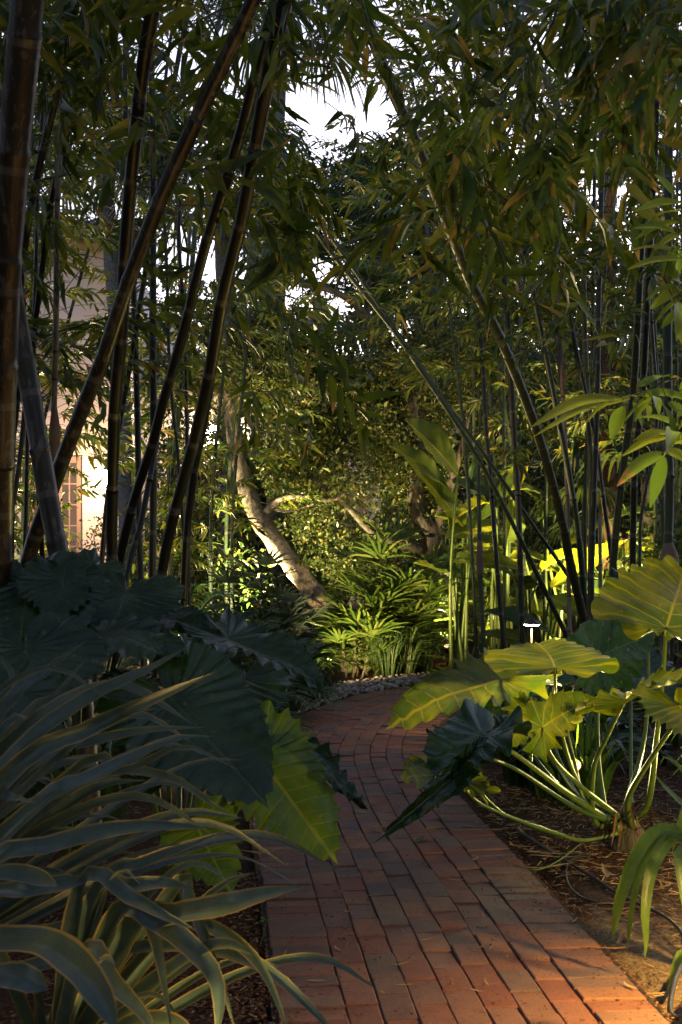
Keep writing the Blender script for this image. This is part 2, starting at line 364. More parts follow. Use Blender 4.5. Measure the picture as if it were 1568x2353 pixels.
M['lady_palm'] = leafmat('lady_palm_leaf', [(0, (.05, .10, .02)), (.6, (.09, .16, .03)), (1, (.18, .22, .05))], .35, .38, .4)
M['frond'] = leafmat('frond_leaf', [(0, (.015, .05, .018)), (.6, (.035, .08, .025)), (1, (.07, .11, .03))], .22, .35, .5)
M['cool_frond'] = leafmat('cool_frond_leaf', [(0, (.04, .07, .06)), (1, (.07, .11, .09))], .2, .4, .5)
M['grass'] = leafmat('grass_blade', [(0, (.012, .03, .01)), (.6, (.03, .06, .018)), (1, (.07, .09, .03))], .2, .38, .5)
M['strap'] = leafmat('strap_leaf', [(0, (.010, .026, .02)), (.35, (.025, .055, .045)), (.7, (.06, .10, .085)), (.9, (.10, .145, .13)), (1, (.12, .12, .04))], .18, .3, .55, stripe=38, edge=(.2, .16, .05), tcol=1.3)  # paler tones put in for sky highlights, yellow edge widened for contrast
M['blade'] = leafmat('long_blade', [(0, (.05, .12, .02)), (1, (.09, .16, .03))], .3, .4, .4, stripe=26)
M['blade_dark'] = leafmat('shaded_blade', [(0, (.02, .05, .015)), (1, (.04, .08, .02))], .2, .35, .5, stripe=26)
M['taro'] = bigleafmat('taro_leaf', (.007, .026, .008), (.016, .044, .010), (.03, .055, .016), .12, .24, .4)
M['taro_bright'] = bigleafmat('taro_leaf_bright', (.04, .10, .015), (.07, .14, .02), (.13, .18, .03), .34, .3, .5)  # brighter, yellower and more translucent copy of the taro leaf
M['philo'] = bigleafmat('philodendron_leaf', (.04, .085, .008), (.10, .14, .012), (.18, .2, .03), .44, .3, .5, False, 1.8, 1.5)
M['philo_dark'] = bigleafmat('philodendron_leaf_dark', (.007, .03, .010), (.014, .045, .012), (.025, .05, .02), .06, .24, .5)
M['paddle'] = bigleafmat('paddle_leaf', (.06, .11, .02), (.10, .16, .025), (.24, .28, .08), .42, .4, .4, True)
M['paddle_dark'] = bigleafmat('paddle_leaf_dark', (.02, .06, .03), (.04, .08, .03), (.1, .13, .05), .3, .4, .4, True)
M['petiole'] = plain('petiole', (.075, .125, .02), .42, 0, .55, 26, .12)
M['petiole_dark'] = plain('petiole_dark', (.04, .08, .02), .4, 0, .3, 14, .05)
M['bark'] = barkmat('grey_bark', (.05, .038, .028), (.30, .25, .19), 24, 1.0, .35)
M['bark_dark'] = barkmat('dark_bark', (.03, .025, .02), (.11, .09, .07), 16)
M['palm_bark'] = barkmat('palm_bark', (.05, .05, .05), (.16, .15, .14), 20, .7, 1.5)
M['dry'] = leafmat('dry_leaf', [(0, (.14, .07, .025)), (.5, (.28, .16, .06)), (1, (.4, .27, .12))], .2, .7, .2)
M['chip'] = leafmat('bark_chip', [(0, (.035, .016, .008)), (.5, (.10, .045, .02)), (.85, (.17, .085, .04)), (1, (.3, .19, .1))], 0.0, .85, .2)
M['straw'] = leafmat('straw', [(0, (.2, .13, .06)), (1, (.45, .34, .2))], 0.05, .8, .2)
M['pebble'] = leafmat('pebble', [(0, (.10, .085, .07)), (.5, (.24, .21, .18)), (1, (.42, .39, .35))], 0.0, .7, .3)
M['metal'] = plain('bronze_metal', (.05, .04, .03), .45, .8)
M['hose'] = plain('black_hose', (.012, .012, .013), .45)
M['stucco'] = plain('stucco', (.56, .50, .46), .9, 0, .07, 3, .25)
M['frame'] = plain('door_frame', (.30, .20, .15), .5, 0, .15)
M['pinkfloor'] = plain('terracotta_step', (.5, .28, .22), .8)
M['tile'] = plain('roof_tile', (.16, .10, .08), .8, 0, .5, 4)
M['flower'] = plain('magenta_flower', (.25, .03, .14), .5)
M['red_leaf'] = leafmat('red_leaf', [(0, (.12, .01, .03)), (1, (.3, .03, .08))], .3, .4, .4)
m, nt, b, out = new_mat('glass_pane'); b.inputs['Base Color'].default_value = (.03, .025, .02, 1); b.inputs['Roughness'].default_value = .06
b.inputs['Emission Color'].default_value = (1, .6, .35, 1); nt.links.new(mathn(nt, 'MULTIPLY', noise(nt, 1.8, 3), .045), b.inputs['Emission Strength']); M['pane'] = m  # room light put into the glass as a faint warm glow

# ground: soil, bark mulch and a sandy patch
m, nt, b, out = new_mat('soil'); tc = N(nt, 'ShaderNodeTexCoord'); sp = N(nt, 'ShaderNodeSeparateXYZ'); nt.links.new(tc.outputs['Object'], sp.inputs[0])
n1 = noise(nt, 45, 7, None, .7); n2 = noise(nt, 7, 5); n3 = noise(nt, 160, 3)
c = ramp(nt, n1, [(.32, (.022, .012, .007)), (.5, (.07, .036, .018)), (.7, (.15, .085, .045))]).outputs[0]
sand = ramp(nt, n1, [(.34, (.09, .065, .04)), (.5, (.22, .17, .11)), (.7, (.34, .28, .19))]).outputs[0]
fx = N(nt, 'ShaderNodeMapRange', interpolation_type='SMOOTHSTEP'); nt.links.new(mathn(nt, 'ADD', sp.outputs[0], mathn(nt, 'MULTIPLY', n2, .8)), fx.inputs[0]); fx.inputs[1].default_value = .95; fx.inputs[2].default_value = 1.35
fy = N(nt, 'ShaderNodeMapRange', interpolation_type='SMOOTHSTEP'); nt.links.new(mathn(nt, 'ADD', sp.outputs[1], mathn(nt, 'MULTIPLY', n2, .9)), fy.inputs[0]); fy.inputs[1].default_value = 5.2; fy.inputs[2].default_value = 5.9; fy.inputs[3].default_value = 1; fy.inputs[4].default_value = 0
c = mixc(nt, mathn(nt, 'MULTIPLY', fx.outputs[0], fy.outputs[0]), c, sand)
nt.links.new(c, b.inputs['Base Color']); b.inputs['Roughness'].default_value = .95; b.inputs['Specular IOR Level'].default_value = .15
bump(nt, b, mathn(nt, 'ADD', n1, mathn(nt, 'MULTIPLY', n3, .5)), 1.0, .025); M['soil'] = m
# brick
m, nt, b, out = new_mat('brick'); g = N(nt, 'ShaderNodeNewGeometry')
c = ramp(nt, g.outputs['Random Per Island'], [(0, (.105, .075, .065)), (.12, (.14, .09, .074)), (.3, (.165, .095, .072)), (.55, (.20, .098, .07)), (.75, (.18, .07, .048)), (.92, (.23, .115, .07)), (1, (.14, .10, .082))]).outputs[0]
n1 = noise(nt, 9, 5); n2 = noise(nt, 95, 6, None, .75); n3 = noise(nt, 260, 3)
mul = mathn(nt, 'MULTIPLY_ADD', n1, .7, .62); mul = mathn(nt, 'MULTIPLY', mul, mathn(nt, 'MULTIPLY_ADD', n3, .8, .6))
vm = N(nt, 'ShaderNodeVectorMath', operation='SCALE'); nt.links.new(c, vm.inputs[0]); nt.links.new(mul, vm.inputs['Scale'])
c = mixc(nt, mathn(nt, 'GREATER_THAN', n2, .6), vm.outputs[0], (.035, .024, .018))
nt.links.new(c, b.inputs['Base Color']); b.inputs['Roughness'].default_value = .82; b.inputs['Specular IOR Level'].default_value = .3
bump(nt, b, mathn(nt, 'ADD', mathn(nt, 'MULTIPLY', n2, 1.0), mathn(nt, 'MULTIPLY', n3, .5)), .5, .006); M['brick'] = m
M['joint'] = plain('joint_soil', (.022, .014, .009), .95, 0, .4, 30, .6)

# ------------------------------------------------------------------ ground
def bumpy(x, y): return .012*np.sin(3.1*x+1.7*y)+.009*np.sin(7.3*x-4.1*y+1)+.006*np.sin(15*x+11*y)
PC = spline([(.60, 1.6), (.47, 2.9), (.383, 3.87), (.239, 5.49), (.13, 6.61), (.075, 7.39), (.03, 8.48), (.075, 9.3), (.2, 10.2), (.42, 11.0), (.72, 11.65), (1.12, 12.2), (1.7, 12.7), (2.5, 13.1), (3.6, 13.35), (5.5, 13.5)], 900)
PT = np.gradient(PC, axis=0); PT /= np.linalg.norm(PT, axis=1)[:, None]; PR = np.stack([PT[:, 1], -PT[:, 0]], -1)
PD = np.concatenate([[0], np.cumsum(np.linalg.norm(np.diff(PC, axis=0), axis=1))])
def path_xy(s, t):
    i = np.interp(s, PD, np.arange(len(PC)))
    c = np.stack([np.interp(i, np.arange(len(PC)), PC[:, k]) for k in (0, 1)], -1); r = np.stack([np.interp(i, np.arange(len(PC)), PR[:, k]) for k in (0, 1)], -1)
    return c+r*np.asarray(t)[..., None]
def pathdist(x, y):
    d = np.full(np.shape(x), 9.0)
    for k in range(0, 900, 6): d = np.minimum(d, np.hypot(x-PC[k, 0], y-PC[k, 1]))
    return d
g = Geo()
xs = np.concatenate([[-300, -60, -25], np.arange(-9, 9.01, .12), [25, 60, 300]]); ys = np.concatenate([[-60, -8], np.arange(0, 20, .12), [24, 30, 45, 90, 400]])
X, Yg = np.meshgrid(xs, ys, indexing='ij'); D = pathdist(X, Yg)
near = (np.abs(X) < 9.1) & (Yg < 20) & (Yg > -1)
Z = np.where(near, bumpy(X, Yg)*np.clip((D-.62)*4, 0, 1)+np.where(D < .62, -.05, 0)-.012, -.012)
nx, ny = X.shape; i = np.arange(nx-1)[:, None]*ny; j = np.arange(ny-1)[None]
Fq = np.stack([i+j, i+ny+j, i+ny+j+1, i+j+1], -1).reshape(-1, 4)
g.raw(np.stack([X, Yg, Z], -1).reshape(-1, 3), Fq.ravel(), np.full(len(Fq), 4))
tag(g.build('ground', M['soil']), kind='structure')
def gz(x, y): return float(bumpy(x, y))-.012
# path bed and bricks
g = Geo(); S = np.linspace(0, PD[-1], 300); a = path_xy(S, np.full(300, -.575)); b_ = path_xy(S, np.full(300, .575))
V = np.concatenate([np.c_[a, np.full(300, -.006)], np.c_[b_, np.full(300, -.006)], np.c_[a, np.full(300, -.08)], np.c_[b_, np.full(300, -.08)]]); fs = []
for k in range(299): fs += [(k, 300+k, 301+k, k+1), (600+k, k, k+1, 601+k), (300+k, 900+k, 901+k, 301+k)]
g.add(V, fs); tag(g.build('path_bed', M['joint'], smooth=False), kind='structure')
g = Geo()
def brick(s0, s1, t0, t1):
    n = 2 if s1-s0 > .12 else 1; gap = .0014+abs(rng.normal())*.0012; tg = gap*(.9 if t1-t0 < .15 else 1.2)
    s = np.linspace(s0+gap*.55, s1-gap*.55, n+1); dz = rng.normal()*.0022; tl = rng.normal()*.0016; tr = rng.normal()*.0016; ta = t0+tg+rng.normal()*.0012; tb = t1-tg+rng.normal()*.0012
    bv = .0035; ring = []
    for off, z in ((0, -.03), (0, -bv), (bv, 0)):
        sa = s.copy(); sa[0] += off; sa[-1] -= off
        l = path_xy(sa, np.full(n+1, ta+off)); r = path_xy(sa, np.full(n+1, tb-off))
        u = np.linspace(-1, 1, n+1)
        ring.append(np.concatenate([np.c_[l, z+dz+tl*u-tr], np.c_[r[::-1], z+dz+(tl*u)[::-1]+tr]]))
    V = np.concatenate(ring); k = 2*(n+1); fs = []
    for q in range(2):
        for e in range(k): fs.append((q*k+e, q*k+k-k+(e+1) % k, (q+1)*k+(e+1) % k, (q+1)*k+e))
    fs.append(tuple(2*k+e for e in range(k))[::-1] if False else tuple(2*k+e for e in range(k)))
    fs = [f[::-1] for f in fs]; g.add(V+np.array([0, 0, .004]), fs)
s = 0.0
W_ = .102
for lane in range(7):
    s = rng.random()*.2 if lane else .07; s = (lane % 2)*.1+rng.random()*.05
    while s < PD[-1]-.25:
        l = .2*(1+rng.normal()*.012)
        if PD[-1] > s: brick(s, s+l, -.357+lane*W_, -.357+(lane+1)*W_)
        s += l
for side in (-1, 1):
    s = .02
    while s < PD[-1]-.15:
        l = .1005*(1+rng.normal()*.015); t = (-.357-.2, -.357) if side < 0 else (.357, .557)
        brick(s, s+l, *t); s += l
tag(g.build('brick_path', M['brick'], smooth=False), kind='structure')

# ------------------------------------------------------------------ house
def wall_with_holes(g, x0, x1, z0, z1, y, th, holes, m=0):
    """vertical wall along x, holes = (xa, xb, za, zb)"""
    xsx = sorted({x0, x1, *[h[0] for h in holes], *[h[1] for h in holes]}); zs = sorted({z0, z1, *[h[2] for h in holes], *[h[3] for h in holes]})
    for a, b_ in zip(xsx[:-1], xsx[1:]):
        for c_, d_ in zip(zs[:-1], zs[1:]):
            mx_, mz_ = (a+b_)/2, (c_+d_)/2
            if any(h[0] < mx_ < h[1] and h[2] < mz_ < h[3] for h in holes): continue
            g.box((a, y, c_), (b_, y+th, d_), m)
def tile_roof(g, x0, x1, y0, y1, z0, z1):
    """mission tiles: half round rows running up the slope"""
    n = int((x1-x0)/.26); 
    for k in range(n):
        x = x0+(k+.5)*(x1-x0)/n
        for q in range(int((y1-y0)/.4)):
            f0 = q*.4/(y1-y0); f1 = min(1, (q+1.1)*.4/(y1-y0)); r = .115
            th = np.linspace(0, pi, 6); V = []
            for f, rr in ((f0, r*1.08), (f1, r*.9)):
                for t in th: V.append((x+rr*cos(t), y0+(y1-y0)*f, z0+(z1-z0)*f+rr*sin(t)*.8+(.02 if f == f0 else 0)))
            g.add(V, [(i, i+1, 7+i, 6+i) for i in range(5)])
    g.add([(x0, y0, z0), (x1, y0, z0), (x1, y1, z1), (x0, y1, z1), (x0, y0, z0-.12), (x1, y0, z0-.12), (x1, y1, z1-.12), (x0, y1, z1-.12)], [(0, 1, 2, 3), (0, 4, 5, 1), (7, 6, 5, 4), (1, 5, 6, 2), (3, 7, 4, 0)])
HY = 24.0
def hx(d): return (d-CX)*HY/F
def hz(d): return H-(d-CY)*HY/F
hs = empty('house', (-6, HY, 0), 'two storey pale stucco house with tiled eave and french doors behind the left bamboo', 'house')
g = Geo(); DX0, DX1, DZ1 = hx(60), hx(190), hz(1045)
wx = hx(262)
wall_with_holes(g, -13, wx, -.1, hz(556)-.02, HY, .3, [(DX0, DX1, .1, DZ1), (hx(-120), hx(-40), .9, 2.6), (hx(60), hx(120), 3.6, 4.9)])
g.box((wx-.3, HY+.3, -.1), (wx, HY+9, hz(566)))
g.build('wall', M['stucco'], hs, False)
g = Geo(); tile_roof(g, -13, wx+.35, HY-.45, HY+4, hz(556), hz(556)+1.3); g.build('roof', M['tile'], hs)
g = Geo(); g.box((DX0, HY-.5, -.05), (DX1+.2, HY+.02, .12)); g.build('step', M['pinkfloor'], hs, False)
for k, (a, b_) in enumerate(((DX0+.02, (DX0+DX1)/2-.02), ((DX0+DX1)/2+.02, DX1-.02))):
    g = Geo(); y = HY+.08; t = .1
    for q in ((a, a+t, .12, DZ1-.02), (b_-t, b_, .12, DZ1-.02)): g.box((q[0], y, q[2]), (q[1], y+.06, q[3]))
    for z in (.12, DZ1-.14): g.box((a+t, y, z), (b_-t, y+.06, z+.12+(.2 if z < 1 else 0)))
    d = g.build('french_door', M['frame'], hs, False)
    g = Geo(); w3 = b_-a-2*t
    for q in range(1, 2): g.box((a+t+w3*q/2-.012, y+.004, .44), (a+t+w3*q/2+.012, y+.04, DZ1-.14))
    for q in range(1, 6): z = .44+(DZ1-.58)*q/6; g.box((a+t, y+.006, z-.012), (b_-t, y+.038, z+.012))
    g.build('glazing_bar', M['frame'], d, False)
    g = Geo(); g.box((a+t-.01, y+.02, .43), (b_-t+.01, y+.026, DZ1-.13)); g.build('pane', M['pane'], d, False)
for (a, b_, c_, e) in ((hx(-120), hx(-40), .9, 2.6), (hx(60), hx(120), 3.6, 4.9)):
    g = Geo(); y = HY+.1
    for q in ((a, a+.07, c_, e), (b_-.07, b_, c_, e), ((a+b_)/2-.03, (a+b_)/2+.03, c_, e)): g.box((q[0], y, q[2]), (q[1], y+.06, q[3]))
    for z in (c_, e-.07, (c_+e)/2): g.box((a+.07, y+.004, z), (b_-.07, y+.05, z+.07))
    wd = g.build('window', M['frame'], hs, False); g = Geo(); g.box((a+.02, y+.055, c_+.02), (b_-.02, y+.061, e-.02)); g.build('pane', M['pane'], wd, False)
wg = empty('garden_wing', (0, 27, 0), 'low stucco wing with a grey tiled roof seen in gaps behind the leaning tree', 'building')
g = Geo(); WY = 27.0
wall_with_holes(g, wx+.01, 9, -.1, 4.25, WY, .3, [(-3.4, -2.3, .1, 2.6), (-.6, .5, 1.0, 2.4), (2.8, 4.0, 1.0, 2.4)]); g.build('wall', M['stucco'], wg, False)
g = Geo(); tile_roof(g, wx+.01, 9.4, WY-.5, WY+4, 4.3, 5.5); g.build('roof', M['tile'], wg)
for (a, b_, c_, e) in ((-3.4, -2.3, .1, 2.6), (-.6, .5, 1.0, 2.4), (2.8, 4.0, 1.0, 2.4)):
    g = Geo(); y = WY+.1
    for q in ((a, a+.07, c_, e), (b_-.07, b_, c_, e), ((a+b_)/2-.03, (a+b_)/2+.03, c_, e)): g.box((q[0], y, q[2]), (q[1], y+.06, q[3]))
    for z in (c_, e-.07, (c_+e)/2): g.box((a+.07, y+.004, z), (b_-.07, y+.05, z+.07))
    wd = g.build('window', M['frame'], wg, False); g = Geo(); g.box((a+.02, y+.055, c_+.02), (b_-.02, y+.061, e-.02)); g.build('pane', M['pane'], wd, False)
# ------------------------------------------------------------------ lamps
def lamp_data(name, kind, power, colr, parent, loc, size=.05, target=None, spot=None):
    l = bpy.data.lights.new(name, kind); l.energy = power*LAMP; l.color = colr; l.shadow_soft_size = size
    o = bpy.data.objects.new(name, l); col.objects.link(o); o.parent = parent
    off = np.array(loc)-np.array(parent.location); o.location = [float(c) for c in off]
    if target is not None:
        import mathutils
        d = mathutils.Vector([float(c) for c in np.array(target)-np.array(loc)]); o.rotation_euler = d.to_track_quat('-Z', 'Y').to_euler()
    if spot: l.spot_size = R(spot); l.spot_blend = .6
    return o
WARM = (1, .62, .26); AMBER = (1, .52, .14); CREAM = (1, .78, .5)
def path_light(x, y, z, power, label, r=.05, colr=AMBER, glow=60, group=None, bar=False):
    t = empty('path_light', (x, y, 0), label, 'garden lamp', group)
    g = Geo(); tube(g, [(x, y, -.03), (x, y, z-.035)], .006, 10); g.build('post', M['hose'], t)
    g = Geo(); C = [(x, y, z), (x, y, z+.006), (x, y, z+.03), (x, y, z+.045)]; tube(g, C, [r*1.25, r*1.25, r*.5, r*.1], 20); g.build('cap', M['metal'], t)
    g = Geo(); tube(g, [(x, y, z-.010), (x, y, z-.003)], [r*.9, r*1.05], 20); g.build('lens', emit('lamp_glow', (1, .8, .5), glow), t)
    lamp_data('bulb', 'SPOT', power, colr, t, (x, y, z-.03), .04, (x, y, 0), 156)
    return t
def spot_light(x, y, power, target, label, colr=WARM, angle=70, z=.16, size=.05):
    t = empty('spotlight', (x, y, 0), label, 'garden spotlight')
    p = np.array([x, y, z]); d = nrm(np.array(target)-p)
    g = Geo(); tube(g, [(x, y, -.04), (x, y, z-.03)], .008, 8); g.build('stake', M['metal'], t)
    g = Geo(); tube(g, [p-d*.07, p-d*.06, p+d*.03, p+d*.05], [.02, .033, .036, .038], 14, cap=True); g.build('housing', M['metal'], t)
    g = Geo(); tube(g, [p+d*.051, p+d*.054], .031, 14); g.build('lens', emit('spot_glow', (1, .7, .35), .5), t)
    lamp_data('bulb', 'SPOT', power, colr, t, p+d*.075, size, target, angle)
    return t
LY = 9.6; lp = P(1222, 1434, LY)
path_light(lp[0], LY, lp[2], 11, 'small lit path lamp glowing just above the broad yellow-green leaf on the right', .055, AMBER, 14)
path_light(1.5, 3.5, .66, 100, 'lit garden lamp at the near right corner beside the brick path', .06, (1, .55, .12), 30)
path_light(2.3, 5.2, .6, 18, 'garden lamp at the right behind the long leaf stalks', .06, (1, .58, .12), 30)
path_light(1.75, 14.9, .5, 14, 'path lamp hidden among the tall paddle leaves', .06, (1, .6, .16), 35)
spot_light(-.12, 2.7, 10, P(190, 1850, 3.4), 'small uplight just in front of the strap leaves', (1, .6, .2), 88, .1)
path_light(-.5, 2.5, .34, 5, 'garden lamp at the foot of the nearest strap leaves', .05, (1, .55, .15), 30)
spot_light(-1.5, 13.2, 150, P(610, 1190, 15.0), 'spotlight on the ground aimed at the leaning grey trunk', CREAM, 40)
spot_light(-.2, 11.75, 190, P(880, 1350, 13.7), 'spotlight on the ground aimed at the fan palm clump by the pebbles', (1, .7, .3), 60)
spot_light(1.1, 2.75, 60, P(1540, 930, 3.8), 'uplight at the foot of the bamboo on the near right', (1, .86, .4), 27)
spot_light(2.1, 4.5, 22, P(1330, 1600, 5.9), 'uplight at the right aimed into the big philodendron leaves', (1, .72, .2), 75)
spot_light(1.2, 6.9, 22, P(1250, 1490, 5.9), 'uplight hidden behind the broad glowing leaf', (1, .84, .36), 95, .2)  # added lamp, backlights the broad leaf so that it glows
spot_light(2.0, 6.9, 48, P(1520, 1420, 5.6), 'uplight hidden behind the glowing leaf at the right edge', (1, .8, .25), 80)  # added lamp, backlights the leaf at the right edge
spot_light(1.1, 3.0, 9, P(150, 2120, 3.3), 'low spotlight on the near right facing the strap leaves', (1, .6, .2), 50, .1)
spot_light(1.15, 14.6, 220, P(990, 1040, 13.0), 'uplight behind the big glowing upright leaf', (1, .85, .5), 42)
spot_light(2.2, 13.0, 38, P(1200, 1000, 15.5), 'uplight among the tall paddle leaves', (1, .68, .2), 95)
spot_light(2.6, 13.2, 400, P(1250, 760, 15), 'uplight inside the right bamboo clump', (1, .72, .3), 95)
spot_light(-2.6, 9.9, 150, P(380, 850, 12), 'uplight in the bed behind the left bamboo clump', (1, .76, .36), 110)
spot_light(-1.35, 14.3, 480, P(800, 930, 16), 'uplight below the small leaved tree', (1, .78, .4), 75)
spot_light(-3.7, 16.4, 330, P(260, 900, 12.5), 'uplight near the house aimed back into the left bamboo', (1, .78, .36), 85)  # added lamp standing in for lantern light through the left leaves
spot_light(1.9, 15.6, 90, P(930, 900, 16), 'uplight behind the tall paddle leaves', (1, .78, .4), 80)
lan = empty('wall_lantern', P(262, 1110, HY-.12), 'lit lantern on the stucco wall right of the french doors', 'wall lamp')
p = P(252, 1098, HY-.16); g = Geo(); tube(g, [p+[0, 0, .14], p+[0, 0, .16], p+[0, 0, .24]], [.13, .13, .02], 8); g.box(tuple(p+[-.02, .02, -.05]), tuple(p+[.02, .15, 0])); g.build('bracket', M['metal'], lan)
g = Geo(); tube(g, [p+[0, 0, -.14], p+[0, 0, .13]], [.07, .1], 8); g.build('lens', emit('lantern_glow', (1, .8, .5), 30), lan)
lamp_data('bulb', 'POINT', 60, (1, .6, .3), lan, p+[.0, -.8, 0], .1)
lan2 = empty('wall_lantern', P(497, 992, 25.4), 'small white lamp glowing high on the wall beside the leaning trunk', 'wall lamp')
p = P(496, 990, 26.8); g = Geo(); tube(g, [p+[0, 0, .1], p+[0, 0, .2]], [.16, .03], 10); g.box(tuple(p+[-.02, .05, 0]), tuple(p+[.02, .2, .04])); g.build('bracket', M['metal'], lan2)
g = Geo(); tube(g, [p+[0, 0, -.1], p+[0, 0, .09]], [.12, .15], 10); g.build('lens', emit('lantern_glow_white', (1, .9, .75), 60), lan2); lamp_data('bulb', 'POINT', 14, (1, .75, .45), lan2, p+[0, -.3, 0], .1)

# ------------------------------------------------------------------ bamboo
def bamboo(pts, w0, w1, Y0, Y1, mat, label, group, ns=0, fz=(1.9, 7), reach=.8, ext=2.6, sheaths=(), leafm='bamboo_leaf', scale=1.0, out=None, name='bamboo_stem', branchy=True, bend=None):
    """pts top to bottom in frame coordinates; w0,w1 apparent width, Y0,Y1 distance top/bottom"""
    pts = list(pts); n = len(pts)
    if len(pts[0]) == 2:
        ys = [p[1] for p in pts]; t = [(y-ys[0])/(ys[-1]-ys[0]) for y in ys]; C = [P(p[0], p[1], Y0+(Y1-Y0)*u) for p, u in zip(pts, t)]
    else: C = [np.array(p) for p in pts]
    C = C[::-1]; r1 = w1/2*Y1/F; r0 = w0/2*Y0/F
    d = C[0]-C[1]
    if C[0][2] > 0 and d[2] < -1e-3:          # run down to the soil
        k = min((C[0][2]+.05)/-d[2], 40); q = C[0]+d*k; lim = nrm(d)
        C = [np.array([q[0]*.6+C[0][0]*.4 if k > 3 else q[0], q[1], -.05])]+C
    if C[-1][2] > 2.5 and ext > 0:
        d = nrm(C[-1]-C[-2]); s_ = np.sign(d[0]) if abs(d[0]) > .04 else rng.choice([-1, 1])
        e1 = C[-1]+d*ext*.5; e2 = e1+nrm(d+np.array([.25*s_, -.05, 0]))*ext*.5; e3 = e2+nrm(d+np.array([.9*s_, -.1, -.1]))*ext*.4
        C += [e1, e2, e3]
    n = max(14, int(np.linalg.norm(C[-1]-C[0])/.17)); C = spline(C, n)
    dd = np.concatenate([[0], np.cumsum(np.linalg.norm(np.diff(C, axis=0), axis=1))])
    sp_ = .36 if r1 > .02 else .30
    tt = np.sort(np.concatenate([np.arange(0, dd[-1], .2)]+[np.arange(sp_, dd[-1], sp_)+o for o in (-.012, 0, .01, .028)])); tt = tt[tt < dd[-1]]
    C = np.stack([np.interp(tt, dd, C[:, k]) for k in range(3)], -1); f = tt/dd[-1]
    zt = np.clip(C[:, 2]/max(H+(CY)*Y0/F, 2), 0, 1.6); r = r1+(r0-r1)*np.minimum(zt, 1); r = r*np.where(zt > 1, np.maximum(.25, 1-(zt-1)*1.3), 1)
    ph = (tt/sp_) % 1; near0 = np.minimum(ph, 1-ph)*sp_; r = r*(1+.07*np.exp(-(near0/.008)**2)-.05*np.exp(-((ph*sp_-.028)/.012)**2))
    base = C[0].copy(); base[2] = 0
    t = empty(name, base, label, 'bamboo stem', group)
    g = Geo(); tube(g, C, r, 12 if r1 > .02 else 8, wob=.03)
    g.A[-1][:, 1] = g.A[-1][:, 1]/sp_*(.36 if r1 > .02 else .30)
    g.build('culm', M[mat], t)
    for (zy, ln, fat) in sheaths:                 # papery culm sheaths
        k = int(np.argmin([abs(px(c)[1]-zy) for c in C])); c0 = C[k]; k2 = k
        while k2 < len(C)-1 and np.linalg.norm(C[k2]-c0) < ln: k2 += 1
        gs = Geo(); Cs = spline(C[k:k2+1] if k2 > k else [c0, c0+[0, 0, ln]], 9); rr = r[k]*np.array([1.08, 1.2, 1.35, 1.5, 1.5, 1.4, 1.25, 1.12, 1.05])*(1+.35*fat*np.sin(np.linspace(0, pi, 9)))
        tube(gs, Cs+np.array([fat*.35*r[k], 0, 0])*np.sin(np.linspace(0, pi, 9))[:, None], rr, 10, wob=.08); gs.build('culm_sheath', M['sheath'], t)
    if ns:
        zz = C[:, 2]; ok = np.where((zz > fz[0]) & (zz < fz[1]))[0]
        if len(ok):
            idx = rng.choice(ok, ns); p0 = C[idx]
            az = rng.random(ns)*2*pi
            if out is not None: az = np.where(rng.random(ns) < .6, out+rng.normal(0, .7, ns), az)
            rad = reach*(.1+.9*rng.random(ns)); el = rng.uniform(-.25, .75, ns)
            dr = np.stack([np.cos(az), np.sin(az), el*.6-.1], -1); pos = p0+np.stack([np.cos(az)*rad, np.sin(az)*rad, rad*el], -1)
            okk = keep(pos+dr*.2) & keep_open(pos+dr*.2) & (pos[:, 1] > 1.5); pos, dr, p0s, rad_ = pos[okk], dr[okk], p0[okk], rad[okk]
            gf = Geo(); sprays(gf, pos, dr, scale)
            if branchy and len(pos):
                gb = gf
                for a_, b_ in list(zip(p0s, pos))[::2][:60]:
                    mid = (a_+b_)/2+np.array([0, 0, .06]); tube(gb, spline([a_, mid, b_], 5), np.linspace(.0045, .0018, 5)*scale, 3, 1, cap=False)
            if gf.n: gf.build('foliage', [M[leafm], M['twig']], t)
    return t

LG = 'dark bamboo stems of the left clump'; RG = 'bamboo stems of the right clump'
bamboo([(66, -20), (48, 180), (30, 380), (14, 640), (4, 1000), (0, 1300)], 82, 50, 4.2, 4.9, 'culm_brown', 'thickest brown bamboo stem at the left edge, running up to the top corner', LG, 10, (3, 6), .8)
bamboo([(-8, 330), (14, 520), (30, 680), (62, 850), (100, 1080), (140, 1300), (172, 1460), (192, 1620)], 46, 50, 5.3, 5.1, 'culm_brown', 'thick brown stem slanting down to the right across the french doors', LG, 8, (3, 6), .8)
bamboo([(590, -15), (520, 135), (450, 280), (382, 425), (325, 570), (280, 690), (240, 815), (200, 915), (150, 1040), (92, 1205), (60, 1300)], 36, 40, 5.0, 6.1, 'culm_brown', 'thick mottled stem leaning steeply up to the right across the whole left clump', LG, 26, (2.9, 6), .9)
bamboo([(358, -10), (330, 150), (310, 325), (298, 450), (288, 575), (280, 765), (265, 915), (260, 1065), (257, 1215), (260, 1345)], 36, 25, 5.4, 6.6, 'culm_dark', 'straight black stem left of the steep mottled one, with a pale left rim', LG, 30, (2.7, 6), .9)
bamboo([(640, -15), (600, 125), (555, 300), (500, 475), (455, 620), (435, 715), (400, 840), (370, 940), (345, 1040), (310, 1140), (280, 1265), (268, 1350)], 30, 20, 5.2, 6.8, 'culm_dark', 'long black stem crossing behind others and fanning up right, left one of the top pair', LG, 28, (2.7, 6), .9)
bamboo([(660, -15), (616, 175), (585, 350), (552, 525), (525, 620), (505, 715), (490, 815), (470, 915), (440, 1040), (410, 1140), (388, 1240), (368, 1350)], 38, 22, 5.0, 6.6, 'culm_dark', 'thick black stem rising to the top centre, right one of the top pair', LG, 34, (2.7, 6), 1.0)
